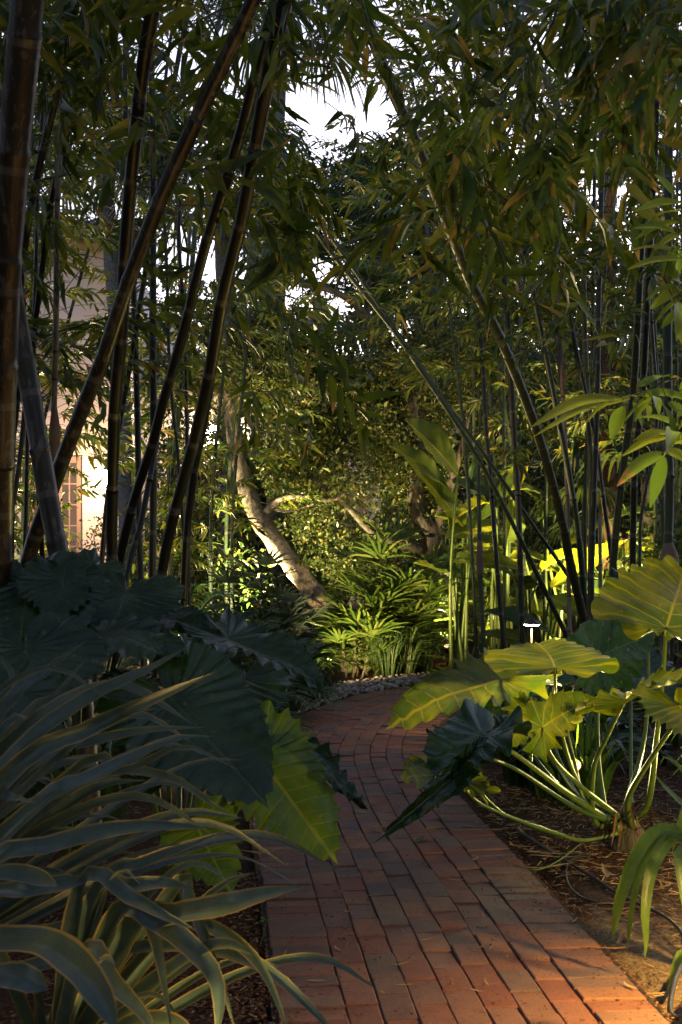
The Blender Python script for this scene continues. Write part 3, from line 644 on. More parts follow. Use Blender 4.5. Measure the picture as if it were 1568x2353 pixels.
bamboo([(548, 560), (512, 720), (492, 830), (475, 940), (450, 1065), (435, 1165), (428, 1265), (422, 1400)], 18, 19, 6.6, 7.0, 'culm_dark', 'rightmost stem at the foot of the left clump, standing alone', LG, 10, (2.6, 6), .8)
bamboo([(352, 300), (352, 565), (352, 815), (354, 1015), (352, 1190), (350, 1380)], 15, 19, 7.5, 7.5, 'culm_dark', 'upright stem with pale joint rings in the middle of the left clump', LG, 34, (2.5, 7), .9)
bamboo([(352, 520), (340, 590), (315, 740), (295, 865), (272, 990), (250, 1115), (237, 1265), (230, 1340)], 12, 13, 7.6, 7.6, 'culm_dark', 'slender stem slanting down left beside the straight black one', LG, 26, (2.6, 6), .8)
bamboo([(440, 350), (412, 470), (412, 565), (425, 765), (428, 915), (432, 1100), (434, 1250)], 9, 9, 8.6, 8.6, 'culm_dark', 'thin stem standing between the two top-centre stems', LG, 30, (2.4, 6), .8)
bamboo([(158, 90), (140, 180), (110, 300), (80, 425), (60, 550), (45, 680), (30, 900)], 20, 14, 6.6, 7.2, 'culm_dark', 'dark stem behind the thick left-edge one, curving up to the right', LG, 44, (2.4, 6), .9)
bamboo([(240, -10), (185, 150), (150, 325), (115, 475), (92, 660), (78, 780), (80, 950)], 17, 12, 6.4, 7.6, 'culm_dark', 'slender stem curving out to the upper left with crossing twigs', LG, 44, (2.4, 6), .9)
bamboo([(142, 290), (132, 450), (130, 660), (128, 800), (125, 930), (123, 1060), (122, 1200)], 15, 13, 6.8, 7.0, 'culm_pale', 'weathered brown stem with a swollen papery sheath left of centre in the left clump', LG, 10, (2.8, 5), .6, sheaths=((1045, .28, 1.1),))
bamboo([(52, 780), (45, 890), (30, 1015), (10, 1165), (0, 1265)], 12, 13, 7.4, 7.4, 'culm_dark', 'thin stem at the lower left edge, outermost of three', LG, 16, (2, 6), .8)
bamboo([(66, 800), (58, 930), (45, 1065), (25, 1190), (6, 1320)], 11, 12, 7.2, 7.2, 'culm_dark', 'thin stem at the lower left edge, middle of three', LG, 16, (2, 6), .8)
bamboo([(80, 700), (65, 960), (60, 1180), (55, 1330)], 10, 10, 7.6, 7.6, 'culm_dark', 'thin upright stem at the lower left edge, innermost of three', LG, 16, (2, 6), .8)
bamboo([(305, 560), (310, 765), (315, 915), (318, 1065), (320, 1215), (325, 1380)], 13, 16, 7.9, 7.9, 'culm_dark', 'upright stem between the straight black one and the ringed one', LG, 30, (2.4, 6), .8)
bamboo([(385, 650), (388, 800), (398, 950), (412, 1080)], 8, 8, 9.4, 9.4, 'culm_dark', 'thin far stem leaning left in a bright gap of the left clump', LG, 24, (2, 6), .8)
bamboo([(372, 940), (345, 1100), (318, 1230), (290, 1330)], 13, 15, 7.2, 7.0, 'culm_dark', 'short slanting stem doubling the long black one near its foot', LG, 8, (3, 5), .6)
# right clump
bamboo([(820, -40), (884, 165), (949, 310), (999, 440), (1034, 525), (1084, 655), (1104, 690), (1154, 785), (1199, 895), (1234, 990), (1264, 1090), (1294, 1205), (1309, 1285), (1329, 1370)], 30, 20, 8.6, 12.0, 'culm_olive', 'thickest right-hand stem, arching from the clump foot to the top centre', RG, 60, (3.4, 7), 1.0)
bamboo([(690, 480), (745, 560), (784, 610), (834, 670), (909, 765), (984, 875), (1054, 980), (1109, 1070), (1164, 1175), (1209, 1265), (1259, 1370)], 9, 12, 10.4, 12.0, 'culm_green', 'slanting stem reaching furthest left from the right clump, lower of a parallel pair', RG, 16, (2.6, 6), .8)
bamboo([(720, 480), (770, 560), (814, 620), (904, 750), (1024, 925), (1084, 1005), (1149, 1095), (1224, 1205), (1284, 1290), (1324, 1355)], 8, 10, 10.9, 12.6, 'culm_green', 'slanting stem just above the furthest leaning one, upper of a parallel pair', RG, 16, (2.6, 6), .8)
bamboo([(1086, 430), (1096, 690), (1106, 790), (1112, 890), (1117, 990), (1127, 1090), (1134, 1190), (1147, 1360), (1155, 1440)], 9, 12, 12.4, 12.2, 'culm_dark', 'second upright from the left in the right clump, slightly bowed', RG, 46, (2.9, 7), .9)
bamboo([(1140, 300), (1151, 565), (1166, 715), (1174, 865), (1182, 1015), (1192, 1165), (1197, 1360), (1200, 1420)], 13, 14, 12.0, 12.0, 'culm_dark', 'dark upright crossing the thick arching stem of the right clump', RG, 50, (2.9, 7), .9)
bamboo([(1098, 985), (1100, 1115), (1102, 1215), (1105, 1360), (1110, 1450)], 2, 13, 12.1, 12.1, 'culm_green', 'pointed young shoot without leaves, leftmost in the right clump', RG, 0, ext=0, sheaths=((1330, .3, 0),))
bamboo([(1130, 150), (1180, 430), (1204, 565), (1229, 690), (1254, 815), (1279, 940), (1299, 1040), (1319, 1155), (1334, 1265), (1344, 1380)], 13, 15, 11.4, 12.2, 'culm_green', 'green stem right of the thick arching one, running parallel to it', RG, 60, (2.9, 7), .95)
bamboo([(1215, 330), (1264, 565), (1304, 700), (1324, 805), (1349, 915), (1369, 1015), (1389, 1165), (1404, 1265), (1414, 1370)], 11, 11, 11.6, 11.8, 'culm_dark', 'dark slender stem crossing the upright in the middle of the right clump', RG, 50, (2.9, 7), .9)
bamboo([(1390, 200), (1379, 565), (1376, 715), (1374, 865), (1370, 1015), (1365, 1165), (1360, 1300), (1360, 1380)], 12, 13, 11.4, 11.4, 'culm_dark', 'upright stem in the middle of the right clump', RG, 54, (2.8, 7), .9)
bamboo([(1368, 330), (1364, 565), (1362, 760), (1356, 900), (1346, 1100), (1345, 1340)], 9, 9, 12.6, 12.6, 'culm_olive', 'olive stem just left of the middle upright in the right clump', RG, 40, (2.6, 7), .9)
bamboo([(1240, 440), (1264, 590), (1284, 765), (1294, 915), (1303, 1090), (1306, 1280), (1308, 1390)], 12, 10, 12.4, 12.0, 'culm_pale', 'stem with peeling pale brown sheaths in the right clump', RG, 30, (2.6, 7), .8, sheaths=((760, .5, 0), (900, .3, .2)))
bamboo([(1489, 325), (1474, 565), (1464, 765), (1454, 915), (1434, 1065), (1419, 1190), (1409, 1300), (1405, 1360)], 18, 17, 8.6, 9.2, 'culm_green', 'left stem of the thick pair near the right edge, leaning right', RG, 44, (2.7, 6), .8)
bamboo([(1506, 325), (1494, 565), (1484, 765), (1476, 915), (1459, 1065), (1454, 1300)], 16, 16, 8.9, 9.3, 'culm_dark', 'right stem of the thick pair near the right edge', RG, 44, (2.7, 6), .8)
bamboo([(1536, 380), (1534, 615), (1534, 815), (1536, 1015), (1539, 1115), (1534, 1300)], 22, 22, 8.2, 8.2, 'culm_green', 'green stem nearest the right edge with a fat papery sheath at its foot', RG, 30, (2.8, 6), .8, sheaths=((1300, .17, 1.0),))
bamboo([(1345, 800), (1354, 975), (1359, 1115), (1357, 1360)], 12, 14, 11.9, 11.9, 'culm_olive', 'shorter olive stem against the reddish trunk', RG, 20, (2.6, 6), .8)
bamboo([(1384, 1130), (1379, 1200), (1381, 1380)], 8, 9, 11.0, 11.0, 'culm_pale', 'yellowish thin stem at the foot of the right clump', RG, 6, (2.8, 6), .8, ext=1.2)
bamboo([(1500, 780), (1512, 940), (1500, 1050), (1474, 1180), (1470, 1320)], 8, 8, 9.8, 9.8, 'culm_olive', 'thin bent stem between the thick pair and the right edge', RG, 10, (2.6, 5), .6)
# thinner stems further back, foliage screens
k = 0
for i in range(26):
    Y = rng.uniform(9, 14); x = rng.uniform(-4.9, -1.7)*Y/11
    while 70 < CX+x*F/Y < 330: x = rng.uniform(-4.9, -1.3)*Y/11
    lean = rng.normal(0, .35); top = rng.uniform(5.2, 7.5)
    pts = [(x+lean*1.6, Y, top), (x+lean*.8, Y, top*.66), (x+lean*.25, Y, top*.33), (x, Y, -.05)]
    bamboo(pts, 6, 10, Y, Y, 'culm_green', 'slender bamboo stem in the leafy thicket behind the left clump', 'slender stems of the left thicket', 62, (1.4 if i % 3 else .9, 7), .95, ext=0)
for i in range(24):
    Y = rng.uniform(12.6, 18); x = rng.uniform(1.1, 3.9)*Y/13; lean = rng.normal(-.1, .3); top = rng.uniform(5.6, 9)
    pts = [(x+lean*1.6, Y, top), (x+lean*.8, Y, top*.66), (x+lean*.25, Y, top*.33), (x, Y, -.05)]
    bamboo(pts, 6, 9, Y, Y, 'culm_green', 'slender bamboo stem in the leafy thicket behind the right clump', 'slender stems of the right thicket', 60, (2.0, 9), 1.05, ext=0)

for i in range(7):
    Y = rng.uniform(13.5, 16.5); x = (rng.uniform(380, 540)-CX)*Y/F; pts = [(x+.3, Y, 5.2), (x+.15, Y, 3.4), (x, Y, 1.7), (x, Y, -.05)]
    bamboo(pts, 6, 9, Y, Y, 'culm_green', 'slender bamboo stem in front of the low wing, left of the leaning trunk', 'slender stems before the low wing', 48, (.9, 4.6), .8, ext=0)
# overhanging near branches: arching tips of stems rooted beside the camera
def overhang(root, pts, r, label, n, leafm='bamboo_leaf', scale=1.15, spread=.18, droop=-.5, tail=1.0):
    C = spline([np.array(root)]+[np.array(p) for p in pts], 40)
    t = empty('bamboo_stem', (C[0][0], C[0][1], 0), label, 'bamboo stem', 'arching bamboo stems rooted outside the view')
    g = Geo(); tube(g, C, np.linspace(r, r*.12, 40), 8); g.build('culm', M['culm_green'], t)
    u = 1-rng.random(n)*tail; idx = np.clip((u*39).astype(int), 0, 38); p = C[idx]
    dr = rdirs(n, -.8, .3)+np.gradient(C, axis=0)[idx]/np.linalg.norm(np.gradient(C, axis=0)[idx], axis=1)[:, None]*.5+[0, 0, droop*.5]
    pos = p+rdirs(n)*spread*rng.random((n, 1)); ok = keep(pos) & (pos[:, 1] > 1.7)
    g = Geo(); sprays(g, pos[ok], dr[ok], scale); g.build('foliage', [M[leafm], M['twig']], t)
overhang((2.6, 3.2, 0), [(2.4, 4.0, 2.6), P(1600, -60, 4.6), P(1450, 40, 5.0), P(1360, 170, 5.2), P(1310, 290, 5.3)], .018, 'arching bamboo branch with browning leaf tips at the top right', 46, 'bamboo_leaf_dry', .95, .36, tail=.55)
overhang((2.9, 3.8, 0), [(2.4, 3.8, 2.5), P(1660, 60, 4.6), P(1520, 110, 4.9), P(1440, 230, 5.0)], .018, 'second arching branch with orange-brown tips close to the top right corner', 30, 'bamboo_leaf_dry', .95, .3, tail=.5)
def leafy_branch(root, via, twigs, label, mat='bamboo_leaf', w_=.026):
    """a branch drawn leaf by leaf: twigs = list of (leaf base, leaf tip, width factor)"""
    t = empty('bamboo_stem', (root[0], root[1], 0), label, 'bamboo stem', 'arching bamboo stems rooted outside the view')
    g = Geo(); C = spline([np.array(root, float)]+[np.array(v) for v in via], 40); tube(g, C, np.linspace(.012, .002, 40), 8); g.build('culm', M['culm_olive'], t)
    g = Geo()
    for (a, b_, wf) in twigs:
        a = np.array(P(*a)); b_ = np.array(P(*b_)); k = np.argmin(np.linalg.norm(C-a, axis=1)); tube(g, spline([C[k], (C[k]+a)/2+[0, 0, .01], a], 4), .0015, 4, 1, cap=False)
        L = np.linalg.norm(b_-a); mid = (a+b_)/2+np.array([0, 0, .07*L]); u = np.linspace(0, 1, 14); ribbon(g, spline([a, mid, b_], 14), w_*wf*np.sin(pi*np.clip(u, .015, .99)**.75)**.8, (.2*rng.normal(), -.75, .65), .3, 0, 2, twist=rng.normal()*.35)
    g.build('foliage', [M[mat], M['twig']], t)
E = lambda x, y: (784+x/2, 565+y/2)
def tw(lst, Y): return [((*E(a, b_), Y+.05*rng.normal()), (*E(c_, d_), Y+.12*rng.normal()), wf) for a, b_, c_, d_, wf in lst]
leafy_branch((2.2, 3.9, 0), [(1.7, 3.9, 1.3), P(1600, 890, 3.9), P(1500, 900, 3.9), P(1430, 912, 3.9), P(1380, 925, 3.9)], tw([(1290, 700, 870, 835, 1.5), (1330, 700, 880, 880, 1.3), (1360, 650, 1568, 610, 1.4), (1340, 690, 1640, 720, 1.5), (1240, 720, 1120, 820, 1.2), (1300, 740, 1240, 890, 1.7), (1340, 720, 1380, 830, 1.3), (1420, 690, 1350, 810, 1.2), (1430, 700, 1290, 820, .9), (1440, 690, 1460, 780, 1.2), (1500, 720, 1600, 800, 1.1), (1400, 720, 1410, 810, 1.3), (1200, 730, 1040, 770, 1.0), (1560, 680, 1640, 620, 1.3), (1520, 700, 1660, 690, 1.4)], 3.9), 'low branch with long glowing yellow-green leaves reaching in from the right', 'bamboo_leaf_lit')
leafy_branch((2.1, 3.5, 0), [(1.6, 3.5, 1.0), P(1620, 960, 3.6), P(1560, 1000, 3.6), P(1530, 1040, 3.6), P(1520, 1050, 3.6)], tw([(1510, 860, 1345, 895, .9), (1500, 880, 1290, 967, 1.0), (1490, 950, 1268, 1105, 1.5), (1485, 970, 1420, 1205, 1.4), (1520, 900, 1568, 860, 1.0), (1500, 940, 1600, 1000, 1.1), (1530, 870, 1480, 730, 1.2), (1550, 840, 1640, 780, 1.2), (1500, 920, 1640, 930, 1.2), (1540, 860, 1500, 960, 1.3), (1560, 830, 1350, 790, .8)], 3.6), 'short branch with glowing leaves hanging at the right edge, lowest', 'bamboo_leaf_lit', .03)
leafy_branch((2.6, 4.2, 0), [(2.1, 4.2, 1.8), P(1640, 500, 4.1), P(1590, 480, 4.1), P(1550, 560, 4.1), P(1525, 640, 4.1)], tw([(1568, 30, 1290, 30, 1.2), (1568, 60, 1310, 110, .9), (1540, 0, 1480, 220, 1.3), (1560, 20, 1510, 190, 1.4), (1568, 200, 1420, 290, 1.2), (1568, 240, 1440, 360, 1.1), (1568, 300, 1470, 380, 1.0), (1540, 180, 1400, 250, 1.0), (1560, 260, 1540, 440, 1.2), (1520, 150, 1630, 260, 1.3), (1540, -60, 1340, -80, 1.1), (1550, -110, 1350, -30, 1.0), (1560, -160, 1400, -100, 1.1), (1568, -200, 1350, -160, 1.1), (1568, -60, 1440, 20, 1.0), (1530, -230, 1440, -330, .9), (1568, -30, 1600, 120, 1.2), (1560, 330, 1570, 460, 1.1)], 4.1), 'drooping branch with lit yellow leaves at the right edge below the corner', 'bamboo_leaf_lit', .03)
overhang((3.2, 5.2, 0), [(2.8, 5.2, 3.2), P(1450, -120, 5.0), P(1250, 100, 5.0), P(1130, 260, 5.0), P(1060, 360, 5.0)], .022, 'dark branch hanging over the path from the right', 54, 'bamboo_leaf', 1.1, .34, tail=.5)
overhang((3.2, 6.2, 0), [(2.8, 6.2, 3.4), P(1350, -60, 5.6), P(1150, 250, 5.4), P(1040, 400, 5.2), P(930, 430, 5.2)], .022, 'dark branch crossing the thick arching stem above the path', 44, 'bamboo_leaf', 1.1, .3, tail=.42)
overhang((-2.4, 4.6, 0), [(-1.6, 4.7, 3.0), P(520, -260, 4.8), P(760, -160, 4.8), P(850, 60, 4.8), P(880, 150, 4.8)], .022, 'dark branch with star-like leaf fans at the top centre', 26, 'bamboo_leaf', .95, .2, tail=.4)
overhang((-2.6, 5.4, 0), [(-2.2, 5.4, 3.0), P(300, -100, 5.4), P(560, 200, 5.6), P(660, 330, 5.8), P(700, 420, 5.9)], .018, 'dark branch with drooping leaves left of the sky opening', 46, 'bamboo_leaf', 1.0, .3, tail=.6)
overhang((-2.8, 6.4, 0), [(-2.2, 6.4, 2.6), P(400, 380, 6.8), P(580, 600, 6.8), P(680, 700, 6.8), P(740, 800, 6.8)], .014, 'dark branch with star-like leaf fans hanging before the small leaved tree', 22, 'bamboo_leaf', 1.15, .25, tail=.5)
overhang((-2.9, 7.2, 0), [(-2.2, 7.0, 2.0), P(420, 700, 7.8), P(560, 850, 7.8), P(640, 930, 7.8), P(680, 1010, 7.8)], .012, 'leafy branch hanging in front of the leaning trunk', 20, 'bamboo_leaf', 1.0, .25, tail=.5)
overhang((-2.6, 5.8, 0), [(-2.0, 5.8, 3.3), P(150, -200, 5.6), P(330, 60, 5.6), P(420, 200, 5.8)], .018, 'leafy branch filling the top between the left stems', 44, 'bamboo_leaf', 1.0, .4, tail=.7)
overhang((-2.7, 5.2, 0), [(-2.4, 5.2, 3.2), P(-60, -60, 5.2), P(120, 60, 5.4), P(230, 200, 5.4)], .018, 'leafy branch in the top left corner with a few orange leaves', 40, 'bamboo_leaf', .95, .36, tail=.6)

# ------------------------------------------------------------------ trees
def tree_crown(g, centre, rad, n, tpls, s=1.0, gap=True, shell=.55):
    d = rdirs(n); rr = (shell+(1-shell)*rng.random(n)); pos = np.asarray(centre)+d*rr[:, None]*np.asarray(rad)
    lump = np.sin(pos[:, 0]*3.1+1)*np.sin(pos[:, 1]*2.7)*np.sin(pos[:, 2]*3.3+2); ok = lump+rng.random(n)*.8 > .12
    if gap: ok &= keep(pos, .95)
    ok &= pos[:, 2] > .15
    pos = pos[ok]; scatter(g, tpls, pos, d[ok]+rdirs(len(pos))*.5, s)
lt = empty('leaning_tree', P(815, 1455, 14.0)*[1, 1, 0], 'pale rough-barked tree trunk leaning up to the left, lit by a lamp', 'tree')
TR = [P(822, 1500, 14.0), P(786, 1440, 14.1), P(722, 1362, 14.3), P(652, 1272, 14.7), P(594, 1190, 15.1), P(560, 1100, 15.4), P(540, 1000, 15.6), P(528, 900, 15.7), P(528, 800, 15.8), P(560, 680, 15.8)]
TR[0][2] = -.05
g = Geo(); C = spline(TR, 60); tube(g, C, np.interp(np.linspace(0, 1, 60), [0, .1, .5, .8, 1], [.15, .115, .10, .085, .05])*(1+.06*np.sin(np.arange(60)*1.3)), 24, wob=.2); g.build('trunk', M['bark'], lt)
def branch(g, pts, r0, r1, n=24): tube(g, spline(pts, n), np.linspace(r0, r1, n), 10, wob=.15)
def limb(par, mat, pts, r0, r1): g = Geo(); branch(g, pts, r0, r1); g.build('branch', M[mat], par)
limb(lt, 'bark', [P(600, 1190, 15.1), P(640, 1150, 15.0), P(690, 1140, 14.8), P(760, 1150, 14.7), P(800, 1130, 14.7)], .042, .014); limb(lt, 'bark', [P(632, 1170, 15.1), P(665, 1175, 14.9), P(722, 1158, 14.7)], .022, .006)
limb(lt, 'bark', [P(535, 950, 15.6), P(570, 860, 15.4), P(620, 800, 15.2)], .05, .015); limb(lt, 'bark', [P(528, 820, 15.8), P(500, 740, 15.8), P(470, 700, 15.8)], .045, .012)
g = Geo()
for c_, r_, n in ((P(560, 820, 15.8), (.9, .7, .7), 120), (P(640, 880, 15.2), (.6, .5, .5), 80), (P(470, 760, 15.8), (.8, .6, .7), 130), (P(450, 980, 16.2), (.6, .5, .8), 120), (P(620, 1010, 16.2), (.35, .4, .6), 60), (P(800, 1120, 14.8), (.35, .3, .3), 16)): tree_crown(g, c_, r_, n, CL_MID, .9)
g.build('crown', M['tree_leaf'], lt)
ht = empty('small_leaved_tree', (1.1, 16, 0), 'dense small-leaved tree with twisting limbs in the middle behind the leaning trunk', 'tree')
g = Geo(); b0 = P(985, 1400, 15.6); b0[2] = -.05
branch(g, [b0, P(1000, 1250, 15.6), P(960, 1180, 15.6), P(950, 1000, 15.7), P(935, 900, 15.8), P(880, 770, 16), P(790, 680, 16), P(700, 655, 16)], .14, .03, 40); g.build('trunk', M['bark_dark'], ht)
for q in (([P(975, 1260, 15.6), P(870, 1230, 15.3), P(800, 1165, 15), P(720, 1100, 15)], .07, .02), ([P(985, 1250, 15.6), P(1040, 1100, 15.6), P(1080, 950, 15.8)], .07, .02), ([P(860, 760, 16), P(820, 700, 16), P(850, 640, 16)], .04, .012), ([P(1010, 1380, 15.7), P(1030, 1260, 15.8), P(1060, 1150, 16)], .05, .02)): limb(ht, 'bark_dark', *q)
g = Geo()
for c_, r_, n in ((P(740, 900, 16), (.95, .7, .75), 420), (P(860, 820, 16), (.9, .7, .6), 330), (P(690, 1040, 15.6), (.55, .5, .6), 210), (P(830, 1060, 15.6), (.75, .6, .7), 360), (P(950, 1000, 16), (.75, .6, .9), 360), (P(1030, 860, 16.4), (.7, .6, .7), 260), (P(800, 1230, 15.8), (.7, .4, .5), 170), (P(760, 1180, 15.8), (.6, .5, .4), 110), (P(640, 820, 16), (.7, .5, .45), 170), (P(940, 1190, 15.9), (.5, .4, .5), 120)):
    tree_crown(g, c_, r_, n, CL_SMALL, 1.15)
g.build('crown', M['tree_leaf'], ht)
def simple_tree(base, top, r, crowns, tpls, s, mat, label, group=None, name='broadleaf_tree', bark='bark_dark'):
    t = empty(name, (base[0], base[1], 0), label, 'tree', group); g = Geo(); base = np.array(base, float); top = np.array(top, float)
    mid = (base+top)/2+[rng.normal()*.2, 0, 0]; branch(g, [base, mid, top], r, r*.45, 24); g.build('trunk', M[bark], t)
    for c_, r_, n in crowns[:4]: limb(t, bark, [mid*.3+top*.7, (mid*.4+top*.6+np.array(c_))/2, c_], r*.4, r*.1)
    g = Geo()
    for c_, r_, n in crowns: tree_crown(g, c_, r_, n, tpls, s)
    g.build('crown', M[mat], t); return t
simple_tree((-.9, 20, -.05), P(655, 520, 20), .14, [(P(700, 430, 20), (1.0, 1, .6), 90), (P(600, 500, 20), (.9, .8, .6), 80), (P(790, 470, 20), (.9, .8, .5), 90), (P(700, 560, 20), (1.0, .8, .5), 80)], CL_MID, 1.2, 'far_leaf', 'dark tall tree behind the sky opening with fine branches')
simple_tree((.9, 22, -.05), P(860, 620, 22), .15, [(P(840, 430, 22), (.9, .9, .6), 120), (P(900, 600, 22), (.9, .8, .6), 110), (P(800, 720, 22), (.8, .8, .4), 70)], CL_MID, 1.3, 'far_leaf', 'dark tree with small clustered leaves just right of the sky opening')
far = [(-1.7, 22, 3.0, 1.1), (-9, 30, 7, 2.4), (-5.9, 34, 6.6, 2.0), (-2.6, 36, 5.6, 2.6), (1.4, 34, 5.8, 2.4), (4.2, 30, 7.8, 2.5), (7.2, 28, 8.2, 2.6), (10, 31, 8, 2.8), (3, 24, 5.2, 1.7), (6, 23, 6.0, 1.9), (-13, 26, 7, 2.6), (8.4, 20, 5.4, 1.9), (5.2, 36, 11.5, 2.8), (9.5, 38, 12.5, 3.2), (6.4, 26, 10.4, 2.6), (4.0, 34, 10.2, 2.4), (-7, 42, 12, 3), (4.4, 19, 3.6, 1.3), (6.3, 17, 3.4, 1.3)]
for x, y, h_, r_ in far:
    x = x*.92
    simple_tree((x, y, -.05), (x+rng.normal()*.3, y, h_*.75), .2, [((x+rng.normal()*r_*.3, y, h_*.72), (r_, r_*.8, h_*.28), 120), ((x-r_*.4, y, h_*.45), (r_*.7, r_*.7, h_*.2), 70), ((x+r_*.45, y, h_*.5), (r_*.7, r_*.7, h_*.22), 70), ((x, y-.5, h_*.2), (r_, r_*.6, h_*.16), 60)], CL_BIG, 1.2, 'far_leaf', 'dark leafy tree in the distance behind the garden', 'dark trees closing the view')
for (x, y, h_, r_, lab) in ((-4.2, 1.6, 6.5, 1.9, 'dark leafy tree left of the viewpoint'), (4.4, 1.2, 6.5, 1.9, 'dark leafy tree right of the viewpoint'), (-2.6, -3.4, 7, 2.2, 'dark leafy tree behind the viewpoint on the left'), (3.0, -3.8, 7, 2.2, 'dark leafy tree behind the viewpoint on the right'), (-5.6, 5.4, 7, 2.0, 'dark leafy tree beyond the left bamboo, outside the view'), (5.6, 6.0, 7, 2.0, 'dark leafy tree beyond the right bamboo, outside the view'), (.2, -6.0, 8, 2.6, 'dark leafy tree straight behind the viewpoint'), (-7, -1, 8, 2.4, 'farther dark tree left of the viewpoint'), (7, -1, 8, 2.4, 'farther dark tree right of the viewpoint')):  # unseen trees, added to keep sky light off the near stems
    simple_tree((x, y, -.05), (x, y, h_*.75), .16, [((x, y, h_*.72), (r_, r_, h_*.3), 260), ((x, y, h_*.32), (r_*.8, r_*.8, h_*.24), 170), ((x*.9, y, h_*.95), (r_*.9, r_, h_*.15), 60)], CL_BIG, 1.3, 'far_leaf', lab, 'trees around the viewpoint')
# reddish trunk in the right clump
rt = empty('red_barked_tree', P(1395, 1400, 14.5)*[1, 1, 0], 'upright reddish-brown tree trunk behind the right bamboo clump', 'tree')
g = Geo(); b0 = P(1400, 1400, 14.5); b0[2] = -.05; branch(g, [b0, P(1398, 1200, 14.5), P(1390, 1000, 14.5), P(1385, 800, 14.6), P(1400, 560, 14.6), P(1390, 300, 14.6)], .11, .07, 40); g.build('trunk', barkmat('red_bark', (.05, .025, .015), (.16, .085, .05), 18), rt)
g = Geo(); tree_crown(g, P(1390, 250, 14.6), (.9, .8, .8), 60, CL_MID, 1.1); g.build('crown', M['tree_leaf'], rt)

# fan palms
def fan_leaf(g, gs, p, d, n, L, w_, stalk, spread=2.6, droop=.25, m=0):
    """palmate leaf: petiole from p along d, n pleated segments"""
    d = nrm(d); up = np.array([0, 0, 1.]); s_ = nrm(np.cross(d, up)) if abs(d[2]) < .98 else np.array([1., 0, 0]); nn = np.cross(s_, d)
    e = p+d*stalk+np.array([0, 0, -.12*stalk]); tube(gs, spline([p, p+d*stalk*.5+[0, 0, .03*stalk], e], 5), np.linspace(.006, .004, 5)*(L/.5)**.6, 5, cap=False)
    for a in np.linspace(-spread, spread, n):
        dr = nrm(d*cos(a)+s_*sin(a)+nn*.18*rng.normal()*.5); ll = L*(1-.28*(abs(a)/spread)**2)*rng.uniform(.9, 1.08)
        C = [e, e+dr*ll*.5+[0, 0, -.05*ll*droop*2], e+dr*ll*.82+[0, 0, -.25*ll*droop*2], e+dr*ll+[0, 0, -.55*ll*droop*2]]
        ribbon(g, spline(C, 6), w_*np.array([.25, .8, 1, .9, .6, .05]), nn+.001, .3, m, 1)
def fan_palm(base, top, r, nl, L, label, stalk=.9, name='fan_palm', group=None, low=-.6, seg=34, w_=.05):
    t = empty(name, (base[0], base[1], 0), label, 'palm tree', group); g = Geo(); branch(g, [base, (np.array(base)+top)/2+[.08, 0, 0], top], r*1.15, r, 40); g.build('trunk', M['palm_bark'], t)
    g = Geo(); gs = Geo()
    for k in range(nl):
        a = k*2.4+rng.random()*.4; z = low+(1.1-low)*(k/nl)**.8; d = np.array([cos(a), sin(a), z])
        fan_leaf(g, gs, np.array(top, float), d, seg, L, w_, stalk, 1.9, .55)
    g.build('frond', M['palm_leaf'], t); gs.build('leaf_stalk', M['petiole_dark'], t)
fan_palm((P(520, 1200, 21)*[1, 1, 0]), P(508, 400, 21), .14, 26, .95, 'tall fan palm with grey trunk between the left stems')
fan_palm((P(560, 1200, 24)*[1, 1, 0]), P(650, 15, 24), .13, 22, 1.15, 'tallest fan palm with spiky fronds against the sky at the top centre')
fan_palm((P(955, 1200, 22)*[1, 1, 0]), P(965, 455, 22), .13, 26, 1.0, 'fan palm crown with hanging fronds right of the sky opening')
fan_palm((P(300, 1200, 22)*[1, 1, 0]), P(235, 330, 22), .13, 22, 1.0, 'fan palm crown against the sky behind the left stems')
fan_palm((P(735, 1200, 19)*[1, 1, 0]), P(735, 690, 19), .1, 18, .7, 'low fan palm with pale drooping fronds above the small leaved tree')
fan_palm((P(870, 1200, 20)*[1, 1, 0]), P(1010, 590, 20), .12, 20, .9, 'fan palm leaning right with its crown behind the slanting stems')
fan_palm((P(1200, 1200, 20)*[1, 1, 0]), P(1160, 830, 20), .12, 20, .8, 'low fan palm seen through the middle of the right bamboo')
fan_palm((P(1480, 1200, 15)*[1, 1, 0]), P(1490, 1090, 15), .1, 16, .65, 'bushy fan palm low at the right edge behind the stems')
# clumping lady palms: canes with hand-like leaves
def lady_palm(cx_, cy_, canes, label, L=.34, mat='lady_palm', group=None, name='lady_palm'):
    t = empty(name, (cx_, cy_, 0), label, 'palm', group); g = Geo(); gs = Geo(); gc = Geo()
    for (dx_, dy_, h_) in canes:
        b_ = np.array([cx_+dx_*.7, cy_+dy_, -.03]); tp = np.array([cx_+dx_*1.15, cy_+dy_, h_]); tube(gc, spline([b_, (b_+tp)/2+[.02, 0, 0], tp], 8), .012, 7)
        nl = int(7+h_*9)
        for k in range(nl):
            f = .25+.78*k/nl; p = b_*(1-f)+tp*f if f < 1 else tp; a = k*2.4+rng.random(); z = rng.uniform(.1, .8)+(.6 if k > nl-3 else 0)
            fan_leaf(g, gs, p, np.array([cos(a), sin(a), z]), rng.integers(9, 13), L*rng.uniform(.8, 1.2), .029, rng.uniform(.12, .3), 1.3, .13)
    gc.build('cane', M['bark_dark'], t); g.build('foliage', M[mat], t); gs.build('leaf_stalk', M['petiole'], t)
lady_palm(*P(888, 1500, 14.1)[:2], [(-.05, -.3, 1.05), (.1, -.2, 1.3), (-.16, -.3, .75), (.25, -.3, .85), (-.3, -.4, .5), (.02, -.5, .55), (.38, .05, 1.0), (-.2, -.1, 1.15), (.16, -.4, .4), (-.38, -.3, .3), (-.1, -.5, .3), (.45, -.1, .7)], 'lit fan-leaved palm clump standing on the pebbles where the path bends', .42)
